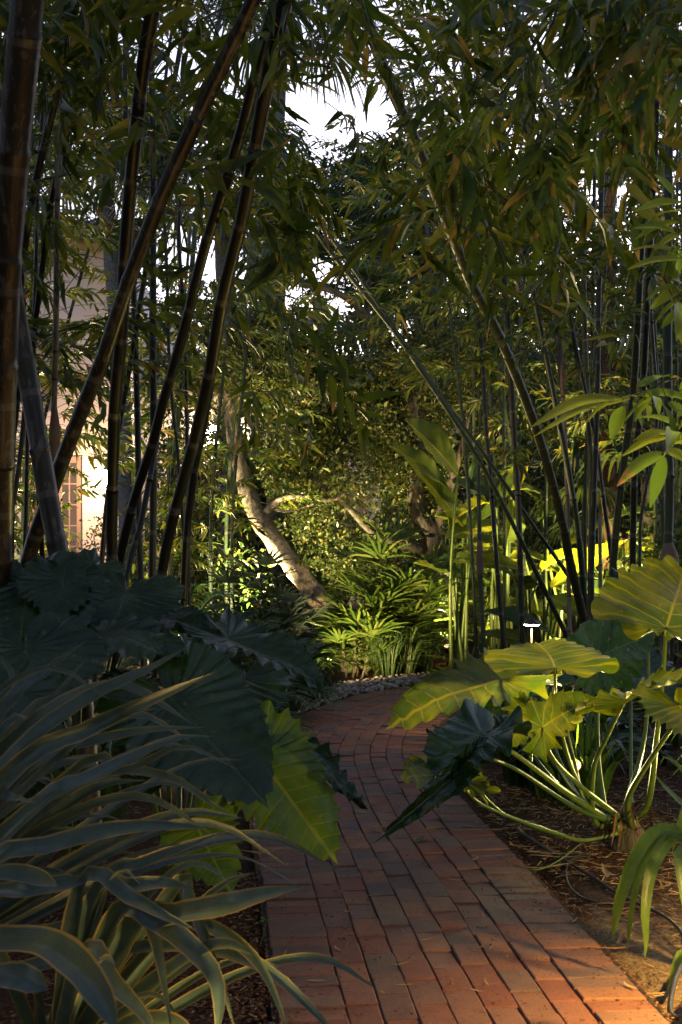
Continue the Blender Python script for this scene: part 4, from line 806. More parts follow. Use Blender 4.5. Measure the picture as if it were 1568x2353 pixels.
lady_palm(*P(812, 1500, 13.45)[:2], [(0, 0, .42), (.12, -.05, .3), (-.1, 0, .28), (.05, .1, .55)], 'short fan-leaved palm clump hiding the foot of the leaning trunk', .32)
lady_palm(*P(1020, 1400, 15)[:2], [(0, 0, .9), (.2, .1, 1.1), (-.2, 0, .6), (.4, 0, .7)], 'fan-leaved palm clump in shade right of the lit one')
lady_palm(*P(600, 1350, 13.5)[:2], [(0, 0, 1.0), (.2, .1, .7), (-.25, 0, .8), (.35, 0, .5)], 'blue-grey fan-leaved palm clump left of the leaning trunk', .3, 'cool_frond')
# feather fronds
def frond(g, gr, p, az, el, L, ll, lw, n=26, droop=.7, ang=.95, roll=0, m=0, up2=.15):
    d = np.array([cos(az)*cos(el), sin(az)*cos(el), sin(el)])
    C = spline([p, p+d*L*.35+[0, 0, .02*L], p+d*L*.7+[0, 0, -.12*L*droop], p+d*L*.98+[0, 0, -.42*L*droop]], 20)
    tube(gr, C, np.linspace(.006, .0015, 20)*L, 5, cap=False)
    T = np.gradient(C, axis=0); T /= np.linalg.norm(T, axis=1)[:, None]; S = np.cross(T, [0, 0, 1.]); S /= np.linalg.norm(S, axis=1)[:, None]+1e-9; Nn = np.cross(S, T)
    i = np.linspace(3, 19, n); ii = i.astype(int); u = (i-3)/16
    for sd in (-1, 1):
        dr = T[ii]*cos(ang)+S[ii]*sd*sin(ang)+Nn[ii]*up2+rng.normal(0, .05, (n, 3)); fr = frames(dr, rng.normal(0, .15, n)+sd*.25, (0, 0, 1)); ls = ll*np.sin(pi*(.18+.78*u))**.7*rng.uniform(.9, 1.1, n)
        g.inst(LEAF, scaled(fr, np.full(n, lw), ls, ls), C[ii], m)
def feather_plant(name, cat, p, nf, L, ll, lw, label, mat, el=(.35, 1.3), n=26, stem=0, group=None, droop=.8, azr=None):
    t = empty(name, (p[0], p[1], 0), label, cat, group); g = Geo(); gr = Geo(); q = np.array([p[0], p[1], .02+stem])
    if stem: gs = Geo(); tube(gs, [(p[0], p[1], -.04), (p[0], p[1], stem*.5), (p[0], p[1], stem+.05)], .045, 10, wob=.2); gs.build('trunk', M['bark_dark'], t)
    for k in range(nf):
        az = k*2.4+rng.random()*.5; frond(g, gr, q, az, rng.uniform(*el), L*rng.uniform(.75, 1.1), ll, lw, n, droop)
    g.build('foliage', M[mat], t); gr.build('leaf_stalk', M['petiole_dark'], t); return t
for i, (dx_, Y, nf, L, st, lab) in enumerate([(500, 9.2, 13, .8, .0, 'dark feather fern just right of the last left stem'), (470, 10.5, 15, 1.15, .1, 'dark feather-leaved palm right of the left bamboo foot'), (400, 12, 15, 1.3, .2, 'upright feather-leaved palm behind the right-hand black stems'), (640, 11.6, 14, .95, 0, 'low feather-leaved fern palm spreading toward the path bend'),
        (540, 12.5, 14, 1.15, .1, 'glossy feather palm beneath the leaning trunk'), (370, 14, 12, 1.1, .2, 'feather palm before the lit stucco wall'), (690, 14.4, 12, .8, 0, 'small fern palm at the base of the leaning trunk'), (215, 10, 11, .75, 0, 'feather palm low in front of the french doors'), (600, 10.4, 12, .8, 0, 'dark fern palm arching above the grass edging')]):
    p = P(dx_, CY, Y); feather_plant('feather_palm', 'palm', p, nf, L, .26, .028, lab, 'frond', n=24, stem=st)
for dx_, Y, lab in ((1240, 9.0, 'pleated palm-like plant in the dark bed behind the right leaves'), (1330, 8.2, 'dark pleated plant between the right leaf stalks and the lamp'), (1470, 9.2, 'dark feathery plant below the thick stem pair')):
    feather_plant('feather_palm', 'palm', P(dx_, CY, Y), 11, .75, .26, .035, lab, 'frond', n=13)

# ------------------------------------------------------------------ grass-like clumps
def grass_clump(x, y, n, h_, spread, label, mat='grass', w_=.011, name='grass_clump', group='dark grass clumps edging the path', cat='grass clump', droop=1.0):
    t = empty(name, (x, y, 0), label, cat, group); g = Geo()
    for k in range(n):
        a = rng.random()*2*pi; rr = rng.random()**.6; b_ = np.array([x+cos(a)*rr*spread*.35, y+sin(a)*rr*spread*.35, -.01]); hh = h_*rng.uniform(.55, 1.1); o = spread*rr*rng.uniform(.5, 1.1)
        d = np.array([cos(a), sin(a), 0])
        C = spline([b_, b_+d*o*.35+[0, 0, hh*.7], b_+d*o*.75+[0, 0, hh*(1-.12*droop)], b_+d*o*1.15+[0, 0, hh*(1-.5*droop)]], 8)
        ribbon(g, C, w_*np.array([.7, 1, 1, 1, .9, .7, .4, .06]), np.array([-d[1]*.2, d[0]*.2, 1])+1e-3, .3, 0, 1)
    g.build('foliage', M[mat], t); return t
LAB = ['dark arching grass clump at the left edge of the path bend', 'grass clump overhanging the bricks left of the pebbles', 'grass clump in the shade beneath the fern palms', 'low grass clump behind the left edging', 'small grass clump beside the big taro leaf']
for i, (dx_, dy_, n, h_, s_) in enumerate([(690, 1640, 170, .38, .42), (745, 1612, 150, .36, .4), (640, 1660, 150, .36, .4), (720, 1570, 130, .36, .38), (610, 1690, 110, .3, .34)]):
    p = G(dx_, dy_); grass_clump(p[0]-.12, p[1], n, h_, s_, LAB[i])
for i, (dx_, dy_, n, h_) in enumerate([(925, 1552, 170, .52), (965, 1545, 150, .5), (890, 1556, 120, .45)]):
    p = G(dx_, dy_); grass_clump(p[0], p[1], n, h_, .34, ['dense dark grass clump at the foot of the lit palm', 'dark upright grass clump nearest the mulch on the far side of the path', 'grass clump mixed with the lit palm above the pebbles'][i], w_=.012, droop=.7)
for i, (dx_, dy_) in enumerate([(1185, 1790), (1230, 1830), (1160, 1770), (1290, 1850)]):
    p = G(dx_, dy_); grass_clump(p[0]+.12, p[1], 32, .5, .3, ['upright broad-bladed plant at the edge of the right bed', 'broad-bladed clump under the dark drooping leaf', 'broad-bladed clump farthest along the right path edge', 'broad-bladed clump among the long yellow stalks'][i], 'blade', .03, 'blade_plant', 'broad-bladed plants in the right bed', 'plant', .6)

for i in range(16):
    q = np.array([rng.uniform(1.0, 2.6), rng.uniform(6.3, 9.5)]); 
    if pathdist(q[:1], q[1:])[0] < .75: continue
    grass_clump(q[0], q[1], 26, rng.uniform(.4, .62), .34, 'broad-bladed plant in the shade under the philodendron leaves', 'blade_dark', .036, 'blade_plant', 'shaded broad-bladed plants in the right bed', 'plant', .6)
for i in range(9):
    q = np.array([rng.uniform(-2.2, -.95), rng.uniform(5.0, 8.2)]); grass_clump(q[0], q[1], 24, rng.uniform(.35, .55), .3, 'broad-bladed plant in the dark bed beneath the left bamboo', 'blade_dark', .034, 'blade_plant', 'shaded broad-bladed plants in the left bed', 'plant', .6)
# ------------------------------------------------------------------ large leaves
SH = {'fan': ([0, 15, 35, 60, 85, 100, 120, 150, 180], [1, .93, .82, .74, .66, .55, .34, .14, .05]),
      'arrow': ([0, 12, 25, 45, 70, 90, 115, 135, 152, 165, 174, 180], [1, .84, .70, .58, .52, .50, .50, .52, .48, .34, .14, .05]),
      'heart': ([0, 10, 22, 45, 70, 90, 115, 140, 158, 170, 176, 180], [1, .88, .77, .66, .59, .55, .53, .52, .44, .26, .12, .05]),
      'narrow': ([0, 8, 18, 40, 70, 90, 120, 145, 160, 172, 180], [1, .84, .66, .46, .36, .33, .34, .36, .28, .12, .04])}
def bigleaf(g, base, tip, up, wr=1.0, shape='arrow', lobe=.10, ruffle=.035, droop=.12, fold=.12, nv=8, cup=0, seed=None, m=0, roll=0, curl=0):
    base = np.array(base, float); tip = np.array(tip, float); yv = tip-base; L = np.linalg.norm(yv); yv = yv/L
    up = np.array(up, float); xv = nrm(np.cross(yv, up)); zv = np.cross(xv, yv)
    if roll: xv, zv = xv*cos(roll)+zv*sin(roll), zv*cos(roll)-xv*sin(roll)
    r2 = np.random.default_rng(seed if seed is not None else rng.integers(1e9))
    na, nr = 96, 15
    th = np.linspace(-pi, pi, 2*na+1); A_, R_ = SH[shape]; base_r = np.interp(np.degrees(np.abs(th)), A_, R_)
    base_r = np.convolve(np.concatenate([base_r[:3][::-1]*0+base_r[:3], base_r, base_r[-3:]]), np.ones(7)/7, 'valid'); base_r[na] = 1.02
    def phase(x, y):
        a = np.arctan2(np.abs(x), y+1e-9); s_ = y-.5*np.abs(x); k = np.hypot(x, y)
        return np.where(a < R(60), s_, np.minimum(0, s_)*.0-(a-R(63.4))*.34)*nv
    mx_ = base_r*np.sin(th)*wr; my_ = base_r*np.cos(th)
    phm = phase(mx_, my_); amp = lobe*np.clip(np.abs(np.sin(th))*1.6, 0, 1)*(1+.5*r2.normal(size=len(th)).cumsum()/60)
    base_r = base_r*(1+amp*(.5*np.cos(2*pi*phm+.8*np.sin(th*3+r2.random()*6))+.14*np.sin(th*13+r2.random()*6)-.1))*(1+.03*np.sin(th*5+r2.random()*6)+.012*np.sin(th*23+r2.random()*6))
    rho = np.linspace(0, 1, nr+1)**.85
    Rr = rho[:, None]*base_r[None]; x = Rr*np.sin(th)[None]*wr; y = Rr*np.cos(th)[None]; ph = phase(x, y); q = np.abs(x)
    z = fold*q-droop*np.maximum(y, 0)**2*1.2-.10*q**2*2-cup*(x*x+y*y)
    z += -.009*np.cos(2*pi*ph)*np.clip(q*4, 0, 1)+.012*np.sin(x*9+r2.random()*6)*np.sin(y*8+r2.random()*6)
    z += ruffle*rho[:, None]**3*(.55*np.sin(2*pi*ph+r2.random()*.6)+.6*np.sin(th*5+r2.random()*6)[None]+.4*np.sin(th*11+r2.random()*6)[None])
    z += np.where(y < 0, .25*y*y+.12*np.abs(y)*curl, 0)
    V = base+L*(x[..., None]*xv+y[..., None]*yv+z[..., None]*zv)
    A = np.stack([x, y, ph], -1); c_ = 2*na+1; i = np.arange(nr)[:, None]*c_; j = np.arange(2*na)[None]
    Fq = np.stack([i+j, i+j+1, i+c_+j+1, i+c_+j], -1).reshape(-1, 4)
    g.raw(V.reshape(-1, 3), Fq.ravel(), np.full(len(Fq), 4), A.reshape(-1, 3), m)
def petiole(g, pts, r0=.014, r1=.007, n=26):
    C = spline(pts, n); tube(g, C, np.interp(np.linspace(0, 1, n), [0, .12, 1], [r0*1.5, r0, r1]), 12)
UP = (0, 0, 1)
def aroid(name, label, cat, base, leaves, group=None, crown=.05, bark='bark_dark'):
    """leaves: (junction, tip, up, dict, material, petiole via points or None, stalk material)"""
    t = empty(name, (base[0], base[1], 0), label, cat, group); base = np.array([base[0], base[1], 0.])
    g = Geo(); tube(g, [base+[0, 0, -.05], base+[.01, 0, .06], base+[0, .01, .14]], [crown*1.3, crown*1.1, crown*.5], 12, wob=.3); g.build('crown_stem', M[bark], t)
    for (j, tp, up, kw, mat, via, pm, lab) in leaves:
        g = Geo(); kw = dict(kw); pr = kw.pop('pr', .012); bigleaf(g, j, tp, up, **kw); o = g.build('leaf', M[mat], t)
        if lab: o['label'] = lab
        g = Geo(); off = base+np.array([rng.normal()*.03, rng.normal()*.03, .08]); j = np.array(j, float)
        if via is None: mid = (off+j)/2+np.array([0, 0, .12]); pts = [off, off*.6+j*.4+[0, 0, .16], mid*.4+j*.6+[0, 0, .05], j]
        else: pts = [off]+[np.array(v) for v in via][::-1]+[j]
        petiole(g, pts, pr, pr*.5); g.build('leaf_stalk', M[pm], t)
    return t
YF = 5.9
rb = G(1440, 1945)
L_ = []
def add(j, tp, up=UP, mat='philo', via=None, pm='petiole', lab=None, **kw): L_.append((j, tp, up, kw, mat, via, pm, lab))
add(P(1531, 1443, 5.4), P(1580, 1290, 5.75), (.1, -.4, .9), 'philo', [P(1524, 1551, 5.6), P(1509, 1696, 5.8), P(1484, 1860, 6.1)], lab='upright glowing yellow-green leaf at the right edge', wr=1.0, ruffle=.07, lobe=.16, nv=6, pr=.015, droop=.05, shape='fan')
add(P(1276, 1536, 5.7), P(1236, 1430, 6.05), (0, -.4, .9), 'philo', [P(1282, 1640, 5.9), P(1330, 1800, 6.1)], lab='broad glowing leaf held flat in front of the lamp', wr=1.05, lobe=.08, ruffle=.05, cup=.05, nv=7, droop=.2, shape='fan')
add(P(1150, 1560, 6.4), P(896, 1623, 6.0), (.0, -.55, .9), 'philo', [P(1200, 1640, 6.4), P(1330, 1830, 6.3)], lab='green pointed leaf reaching left over the path', wr=.62, lobe=.28, ruffle=.05, nv=7)
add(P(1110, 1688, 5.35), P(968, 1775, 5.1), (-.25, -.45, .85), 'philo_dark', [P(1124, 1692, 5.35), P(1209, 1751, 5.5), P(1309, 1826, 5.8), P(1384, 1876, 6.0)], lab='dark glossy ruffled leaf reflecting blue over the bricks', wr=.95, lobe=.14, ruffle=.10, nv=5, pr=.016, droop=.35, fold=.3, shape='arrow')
add(P(1075, 1752, 5.2), P(908, 1915, 4.9), (.75, -.5, .6), 'philo_dark', [P(1110, 1740, 5.2), P(1190, 1770, 5.5), P(1330, 1860, 5.9)], 'petiole_dark', lab='narrow folded drooping leaf with a silvery side', wr=.36, lobe=.12, ruffle=.07, nv=7, droop=.3, fold=.7, shape='narrow')
add(P(1049, 1785, 5.3), P(935, 1768, 5.1), (0, -.5, .9), 'philo', [P(1064, 1806, 5.35), P(1104, 1846, 5.45), P(1184, 1881, 5.6), P(1284, 1916, 5.8), P(1344, 1931, 5.95)], lab='small fresh yellow leaf hanging under the dark one', wr=1.1, lobe=.3, ruffle=.08, nv=5, pr=.009)
add(P(1072, 1790, 5.35), P(1128, 1800, 5.3), (0, -.6, .8), 'philo', [P(1090, 1806, 5.4), P(1184, 1885, 5.7), P(1340, 1930, 5.95)], lab='small lobed yellow leaf beside its twin at the path edge', wr=1.2, lobe=.3, ruffle=.08, nv=4, pr=.006)
add(P(1247, 1672, 5.5), P(1352, 1592, 5.35), (-.2, -.75, .65), 'philo', [P(1249, 1690, 5.5), P(1274, 1746, 5.6), P(1334, 1806, 5.8), P(1409, 1866, 6.0)], lab='crumpled yellow leaf with a hole, at the middle of the plant', wr=1.0, lobe=.28, ruffle=.09, nv=5, pr=.013)
add(P(1434, 1616, 5.4), P(1620, 1520, 5.0), (-.1, -.25, 1), 'philo', [P(1394, 1696, 5.6), P(1364, 1771, 5.8), P(1369, 1890, 6.0)], lab='long leaf reaching to the right edge, dark above and yellow beneath', wr=.75, lobe=.12, ruffle=.05, nv=8, pr=.013, fold=.35)
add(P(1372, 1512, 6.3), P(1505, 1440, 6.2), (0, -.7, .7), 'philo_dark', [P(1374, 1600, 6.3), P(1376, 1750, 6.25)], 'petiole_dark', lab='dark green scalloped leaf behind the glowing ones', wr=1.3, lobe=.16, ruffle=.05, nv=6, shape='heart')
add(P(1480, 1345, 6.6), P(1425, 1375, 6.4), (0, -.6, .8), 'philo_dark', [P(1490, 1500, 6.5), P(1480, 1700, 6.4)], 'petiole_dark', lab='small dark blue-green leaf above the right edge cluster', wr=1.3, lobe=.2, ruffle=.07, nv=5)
add(P(1218, 1640, 5.9), P(1170, 1710, 5.8), (0, -.9, .4), 'philo', [P(1240, 1700, 5.95), P(1330, 1830, 6.05)], 'petiole_dark', lab='small brown-green leaf hanging in shade', wr=1.1, lobe=.25, ruffle=.08, nv=5, pr=.007)
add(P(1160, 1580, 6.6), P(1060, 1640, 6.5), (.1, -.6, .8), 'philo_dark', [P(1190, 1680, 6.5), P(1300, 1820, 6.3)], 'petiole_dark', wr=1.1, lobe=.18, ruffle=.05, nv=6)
add(P(1560, 1620, 5.0), P(1640, 1700, 4.7), (0, -.3, .9), 'philo', [P(1568, 1640, 5.2), P(1514, 1716, 5.5), P(1444, 1836, 5.9)], wr=1.0, lobe=.18, pr=.013)
add(P(1300, 1660, 6.1), P(1225, 1640, 6.2), (0, -.4, .9), 'philo', [P(1320, 1750, 6.1), P(1350, 1850, 6.1)], wr=.9, lobe=.2, nv=5)
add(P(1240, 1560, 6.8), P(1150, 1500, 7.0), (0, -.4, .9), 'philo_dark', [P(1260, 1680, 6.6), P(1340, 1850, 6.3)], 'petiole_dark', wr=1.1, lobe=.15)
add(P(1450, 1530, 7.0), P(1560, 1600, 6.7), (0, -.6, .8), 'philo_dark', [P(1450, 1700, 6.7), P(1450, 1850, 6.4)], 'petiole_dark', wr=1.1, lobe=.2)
aroid('philodendron', 'large split-leaf philodendron with long glowing yellow stalks on the right of the path', 'plant', rb, L_, crown=.07, bark='bark_dark')

L_ = []
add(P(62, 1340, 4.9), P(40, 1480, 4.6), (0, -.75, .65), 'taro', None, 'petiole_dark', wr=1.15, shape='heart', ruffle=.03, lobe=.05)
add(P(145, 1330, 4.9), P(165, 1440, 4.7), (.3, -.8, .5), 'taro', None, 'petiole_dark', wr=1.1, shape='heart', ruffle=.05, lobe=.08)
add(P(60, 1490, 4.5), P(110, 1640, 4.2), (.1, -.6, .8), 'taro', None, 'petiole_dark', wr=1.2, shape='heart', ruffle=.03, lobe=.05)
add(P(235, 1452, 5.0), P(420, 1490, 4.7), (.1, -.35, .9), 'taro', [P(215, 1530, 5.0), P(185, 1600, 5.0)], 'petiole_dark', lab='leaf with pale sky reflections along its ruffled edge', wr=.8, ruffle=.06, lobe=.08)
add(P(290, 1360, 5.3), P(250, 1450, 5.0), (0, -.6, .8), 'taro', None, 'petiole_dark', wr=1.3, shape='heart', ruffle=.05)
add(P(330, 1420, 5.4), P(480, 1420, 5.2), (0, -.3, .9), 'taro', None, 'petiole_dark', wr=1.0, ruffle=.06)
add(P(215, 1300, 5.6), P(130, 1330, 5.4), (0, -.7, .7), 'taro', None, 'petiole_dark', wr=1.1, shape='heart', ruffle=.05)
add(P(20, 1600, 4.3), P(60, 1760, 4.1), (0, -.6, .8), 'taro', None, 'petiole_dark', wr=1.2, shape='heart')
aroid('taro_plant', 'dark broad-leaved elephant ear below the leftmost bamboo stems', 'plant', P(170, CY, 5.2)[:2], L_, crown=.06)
L_ = []
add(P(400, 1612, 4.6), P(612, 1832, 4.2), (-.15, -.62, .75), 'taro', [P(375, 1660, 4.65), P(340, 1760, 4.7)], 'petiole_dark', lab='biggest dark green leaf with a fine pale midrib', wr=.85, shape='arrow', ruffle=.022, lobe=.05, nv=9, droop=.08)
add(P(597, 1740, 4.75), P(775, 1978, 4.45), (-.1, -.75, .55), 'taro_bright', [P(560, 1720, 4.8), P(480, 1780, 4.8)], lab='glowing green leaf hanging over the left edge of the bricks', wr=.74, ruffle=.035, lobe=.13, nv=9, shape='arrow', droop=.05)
add(P(618, 1668, 5.0), P(858, 1812, 4.6), (.3, -.12, .9), 'taro', [P(600, 1660, 5.0), P(500, 1700, 4.9)], lab='long leaf seen edge-on, pointing across the path', wr=.36, ruffle=.05, lobe=.12, nv=8, fold=.45, shape='narrow')
add(P(525, 1470, 5.1), P(762, 1545, 4.7), (.05, -.25, .95), 'taro', [P(505, 1520, 5.1), P(470, 1640, 5.0)], 'petiole', lab='long folded leaf with bright yellow midrib beneath', wr=.55, ruffle=.05, lobe=.08, nv=8, fold=.25)
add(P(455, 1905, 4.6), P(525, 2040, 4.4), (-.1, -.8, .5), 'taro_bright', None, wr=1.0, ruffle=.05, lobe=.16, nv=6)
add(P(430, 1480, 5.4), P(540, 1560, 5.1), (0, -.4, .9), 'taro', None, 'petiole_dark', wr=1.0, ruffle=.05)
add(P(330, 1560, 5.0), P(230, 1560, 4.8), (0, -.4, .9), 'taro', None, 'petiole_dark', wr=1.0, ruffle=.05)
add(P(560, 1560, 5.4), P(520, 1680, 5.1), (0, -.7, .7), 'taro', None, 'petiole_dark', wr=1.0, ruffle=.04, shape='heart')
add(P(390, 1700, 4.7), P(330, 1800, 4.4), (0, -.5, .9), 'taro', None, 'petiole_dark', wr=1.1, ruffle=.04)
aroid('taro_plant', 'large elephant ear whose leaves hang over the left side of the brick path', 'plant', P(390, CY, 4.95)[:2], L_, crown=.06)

t = [o for o in bpy.data.objects if o.name.startswith('philodendron')][0]; g = Geo(); b_ = np.array([rb[0], rb[1], .0])
for k in range(30):
    a = rng.random()*2*pi; d = np.array([cos(a), sin(a), 0]); h_ = rng.uniform(.03, .16); l = rng.uniform(.03, .12); ribbon(g, spline([b_+d*.05+[0, 0, h_], b_+d*(.08+l*.4)+[0, 0, h_+.03], b_+d*(.1+l)+[0, 0, rng.uniform(.01, .06)]], 7), rng.uniform(.008, .022)*np.array([1, 1, .9, .8, .6, .4, .05]), UP, .5, 0, 1, twist=rng.normal()*1.5)
g.build('dry_leaf_base', M['chip'], t)
# paddle leaved plants (tall, behind the right bamboo)
def paddle_leaf(g, base, tip, up, wr, seed=0, m=0, tear=.0, droop=.12, fold=.18):
    base = np.array(base, float); tip = np.array(tip, float); yv = tip-base; L = np.linalg.norm(yv); yv /= L; xv = nrm(np.cross(yv, up)); zv = np.cross(xv, yv)
    n, k = 40, 7; v = np.linspace(0, 1, n); wv = wr*np.sin(pi*np.clip(v*.985+.01, 0, 1)**.82)**.62*.5; u = np.linspace(-1, 1, 2*k+1)
    r2 = np.random.default_rng(seed); j = 1-tear*r2.random((n, 1))*np.abs(u)[None]
    x = u[None]*wv[:, None]*j; y = v[:, None]*np.ones_like(u)[None]+np.abs(x)*.25; z = np.abs(x)*fold*2-droop*(v[:, None])**2+.012*np.sin(v*31+seed)[:, None]*np.abs(u)[None]**2+.02*np.sin(v*9+seed)[:, None]*u[None]
    V = base+L*(x[..., None]*xv+y[..., None]*yv+z[..., None]*zv); A = np.stack([x/wr*.5, y, (y-np.abs(x))*24], -1); c_ = 2*k+1; i = np.arange(n-1)[:, None]*c_; jj = np.arange(2*k)[None]
    Fq = np.stack([i+jj, i+jj+1, i+c_+jj+1, i+c_+jj], -1).reshape(-1, 4); g.raw(V.reshape(-1, 3), Fq.ravel(), np.full(len(Fq), 4), A.reshape(-1, 3), m)
def paddle_plant(label, base, leaves, mat='paddle'):
    t = empty('paddle_leaf_plant', (base[0], base[1], 0), label, 'plant', 'tall paddle-leaved plants'); b_ = np.array([base[0], base[1], -.03])
    for q, (j, tp, up, wr, mt) in enumerate(leaves):
        j = np.array(j); g = Geo(); paddle_leaf(g, j, tp, up, wr, q*7+3, tear=.12 if q % 2 else .02); g.build('leaf', M[mt or mat], t)
        g = Geo(); bb = b_+np.array([rng.normal()*.08, rng.normal()*.06, 0]); tube(g, spline([bb, bb*.5+j*.5+[rng.normal()*.03, 0, 0], j], 14), np.linspace(.022, .009, 14), 8); g.build('leaf_stalk', M['petiole'], t)
YP = 13.6
b1 = P(1060, CY, YP)
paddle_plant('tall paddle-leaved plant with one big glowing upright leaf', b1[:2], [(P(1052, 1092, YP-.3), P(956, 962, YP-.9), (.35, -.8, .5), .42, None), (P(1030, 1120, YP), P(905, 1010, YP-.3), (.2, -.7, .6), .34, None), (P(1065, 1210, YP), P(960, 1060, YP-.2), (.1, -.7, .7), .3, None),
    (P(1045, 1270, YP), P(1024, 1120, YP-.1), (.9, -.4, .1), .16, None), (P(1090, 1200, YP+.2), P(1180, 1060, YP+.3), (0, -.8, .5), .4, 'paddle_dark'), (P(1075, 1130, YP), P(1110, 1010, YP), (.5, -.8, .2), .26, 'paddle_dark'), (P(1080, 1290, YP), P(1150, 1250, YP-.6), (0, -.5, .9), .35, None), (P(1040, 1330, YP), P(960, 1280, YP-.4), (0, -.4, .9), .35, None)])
b2 = P(1180, CY, YP+.5)
def rand_paddles(b_, n, hmin, hmax, Lr=(.5, .85)):
    out = []
    for k in range(n):
        a = rng.random()*2*pi; h_ = rng.uniform(hmin, hmax); o = rng.uniform(.15, .5); j = np.array([b_[0]+cos(a)*o*.7, b_[1]+sin(a)*o*.5, h_]); l = rng.uniform(*Lr); e = rng.uniform(-.3, .8)
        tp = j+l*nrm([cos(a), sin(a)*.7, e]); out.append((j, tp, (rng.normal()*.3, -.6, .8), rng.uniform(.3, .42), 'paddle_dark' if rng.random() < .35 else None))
    return out
for k, (dx_, Y, n, z0, z1) in enumerate([(1160, 14.0, 9, .7, 1.8), (1260, 14.4, 9, .6, 1.9), (1350, 14.2, 8, .6, 1.9), (1215, 13.2, 7, .4, 1.2), (1110, 14.8, 7, .4, 1.2), (1440, 13.5, 7, .5, 1.4), (1320, 12.6, 6, .3, .9)]):
    b_ = P(dx_, CY, Y); paddle_plant(['paddle-leaved plant with yellow-lit leaves behind the young shoot', 'paddle-leaved plant in the middle of the right clump', 'paddle-leaved plant before the reddish trunk', 'low paddle-leaved plant glowing behind the lamp', 'low paddle-leaved plant right of the small leaved tree trunk', 'paddle-leaved plant behind the thick stem pair', 'shortest paddle-leaved plant at the foot of the right clump'][k], b_[:2], rand_paddles(b_, n, z0, z1))

# shrubs
def shrub(x, y, r_, h_, n, mat, label, tp=CL_SMALL, s=1.2, group=None, z0=.0):
    t = empty('leafy_shrub', (x, y, 0), label, 'shrub', group); g = Geo()
    for k in range(6):
        a = k*1.1; tube(g, spline([(x, y, -.04), (x+cos(a)*r_*.3, y+sin(a)*r_*.3, h_*.4), (x+cos(a)*r_*.6, y+sin(a)*r_*.6, h_*.8)], 6), np.linspace(.014, .004, 6), 6)
    g.build('stem', M['bark_dark'], t); g = Geo(); tree_crown(g, (x, y, h_*.55+z0), (r_, r_, h_*.5), n, tp, s, False, .3); g.build('foliage', M[mat], t)
p = P(245, CY, 21); shrub(p[0], p[1], .7, 1.7, 70, 'shrub_leaf', 'round-leaved shrub against the lit house wall')
p = P(400, CY, 17); shrub(p[0], p[1], .9, 3.0, 110, 'tree_leaf', 'dark shrub between the house wall and the leaning trunk', CL_MID)
p = P(20, CY, 15); shrub(p[0], p[1], .9, 2.4, 90, 'shrub_leaf', 'shrub below the upper wall at the left edge', CL_MID, 1.1)
p = P(760, CY, 17.5); shrub(p[0], p[1], 1.0, 1.9, 200, 'shrub_leaf', 'yellowish shrub in the gap right of the leaning trunk')
p = P(620, CY, 18.5); shrub(p[0], p[1], 1.2, 1.5, 170, 'tree_leaf', 'dark shrub behind the lower leaning trunk', CL_MID)
p = P(900, CY, 19); shrub(p[0], p[1], 1.3, 1.5, 150, 'shrub_leaf', 'low shrub behind the lit fan-leaved palm', CL_MID)
for k, (dx_, Y, r_, h_) in enumerate([(1050, 17, 1.1, 1.8), (1240, 16.5, 1.2, 2.2), (1400, 16.2, 1.2, 2.0), (1540, 13.5, .9, 1.5), (1500, 18, 1.6, 2.8), (480, 15.5, .8, 1.4), (340, 16.5, .9, 1.2)]):
    p = P(dx_, CY, Y); shrub(p[0], p[1], r_, h_, 130, 'shrub_leaf' if k % 2 else 'tree_leaf', ['shrub behind the tall glowing paddle leaf', 'shrub deep in the right clump', 'shrub behind the reddish trunk', 'shrub at the right edge behind the sheathed stem', 'large shrub far behind the right edge', 'shrub in front of the low wing', 'low shrub beyond the left bamboo'][k], CL_MID, 1.1)
t = empty('cordyline', P(1436, CY, 12.8)*[1, 1, 0], 'dark red leafy plant with pink shoots behind the thick stem pair', 'plant'); p = P(1436, 1300, 12.8); g = Geo()
for k in range(26):
    a = k*2.4; d = np.array([cos(a), sin(a), rng.uniform(.2, 1.4)]); b_ = p*[1, 1, 0]+[0, 0, .25+.5*rng.random()]; ribbon(g, spline([b_, b_+nrm(d)*.18, b_+nrm(d)*.32+[0, 0, -.06]], 6), .045*np.array([.4, .9, 1, .8, .5, .05]), UP, .2, 0, 1)
g.build('foliage', M['red_leaf'], t); g = Geo(); tube(g, [p*[1, 1, 0]+[0, 0, -.03], p*[1, 1, 0]+[0, 0, .7]], .012, 6); g.build('stem', M['bark_dark'], t)
g = Geo()
for k in range(12):
    d = rdirs(1, -.3, 1)[0]; b_ = P(1434, 1236, 12.7); ribbon(g, spline([b_, b_+d*.03, b_+d*.055+[0, 0, -.012]], 4), .022*np.array([.5, 1, .8, .1]), (0, -1, .2), .2, 0, 1)
tube(g, [p*[1, 1, 0]+[0, 0, .5], P(1434, 1238, 12.7)], .006, 5); g.build('flower', M['flower'], t)

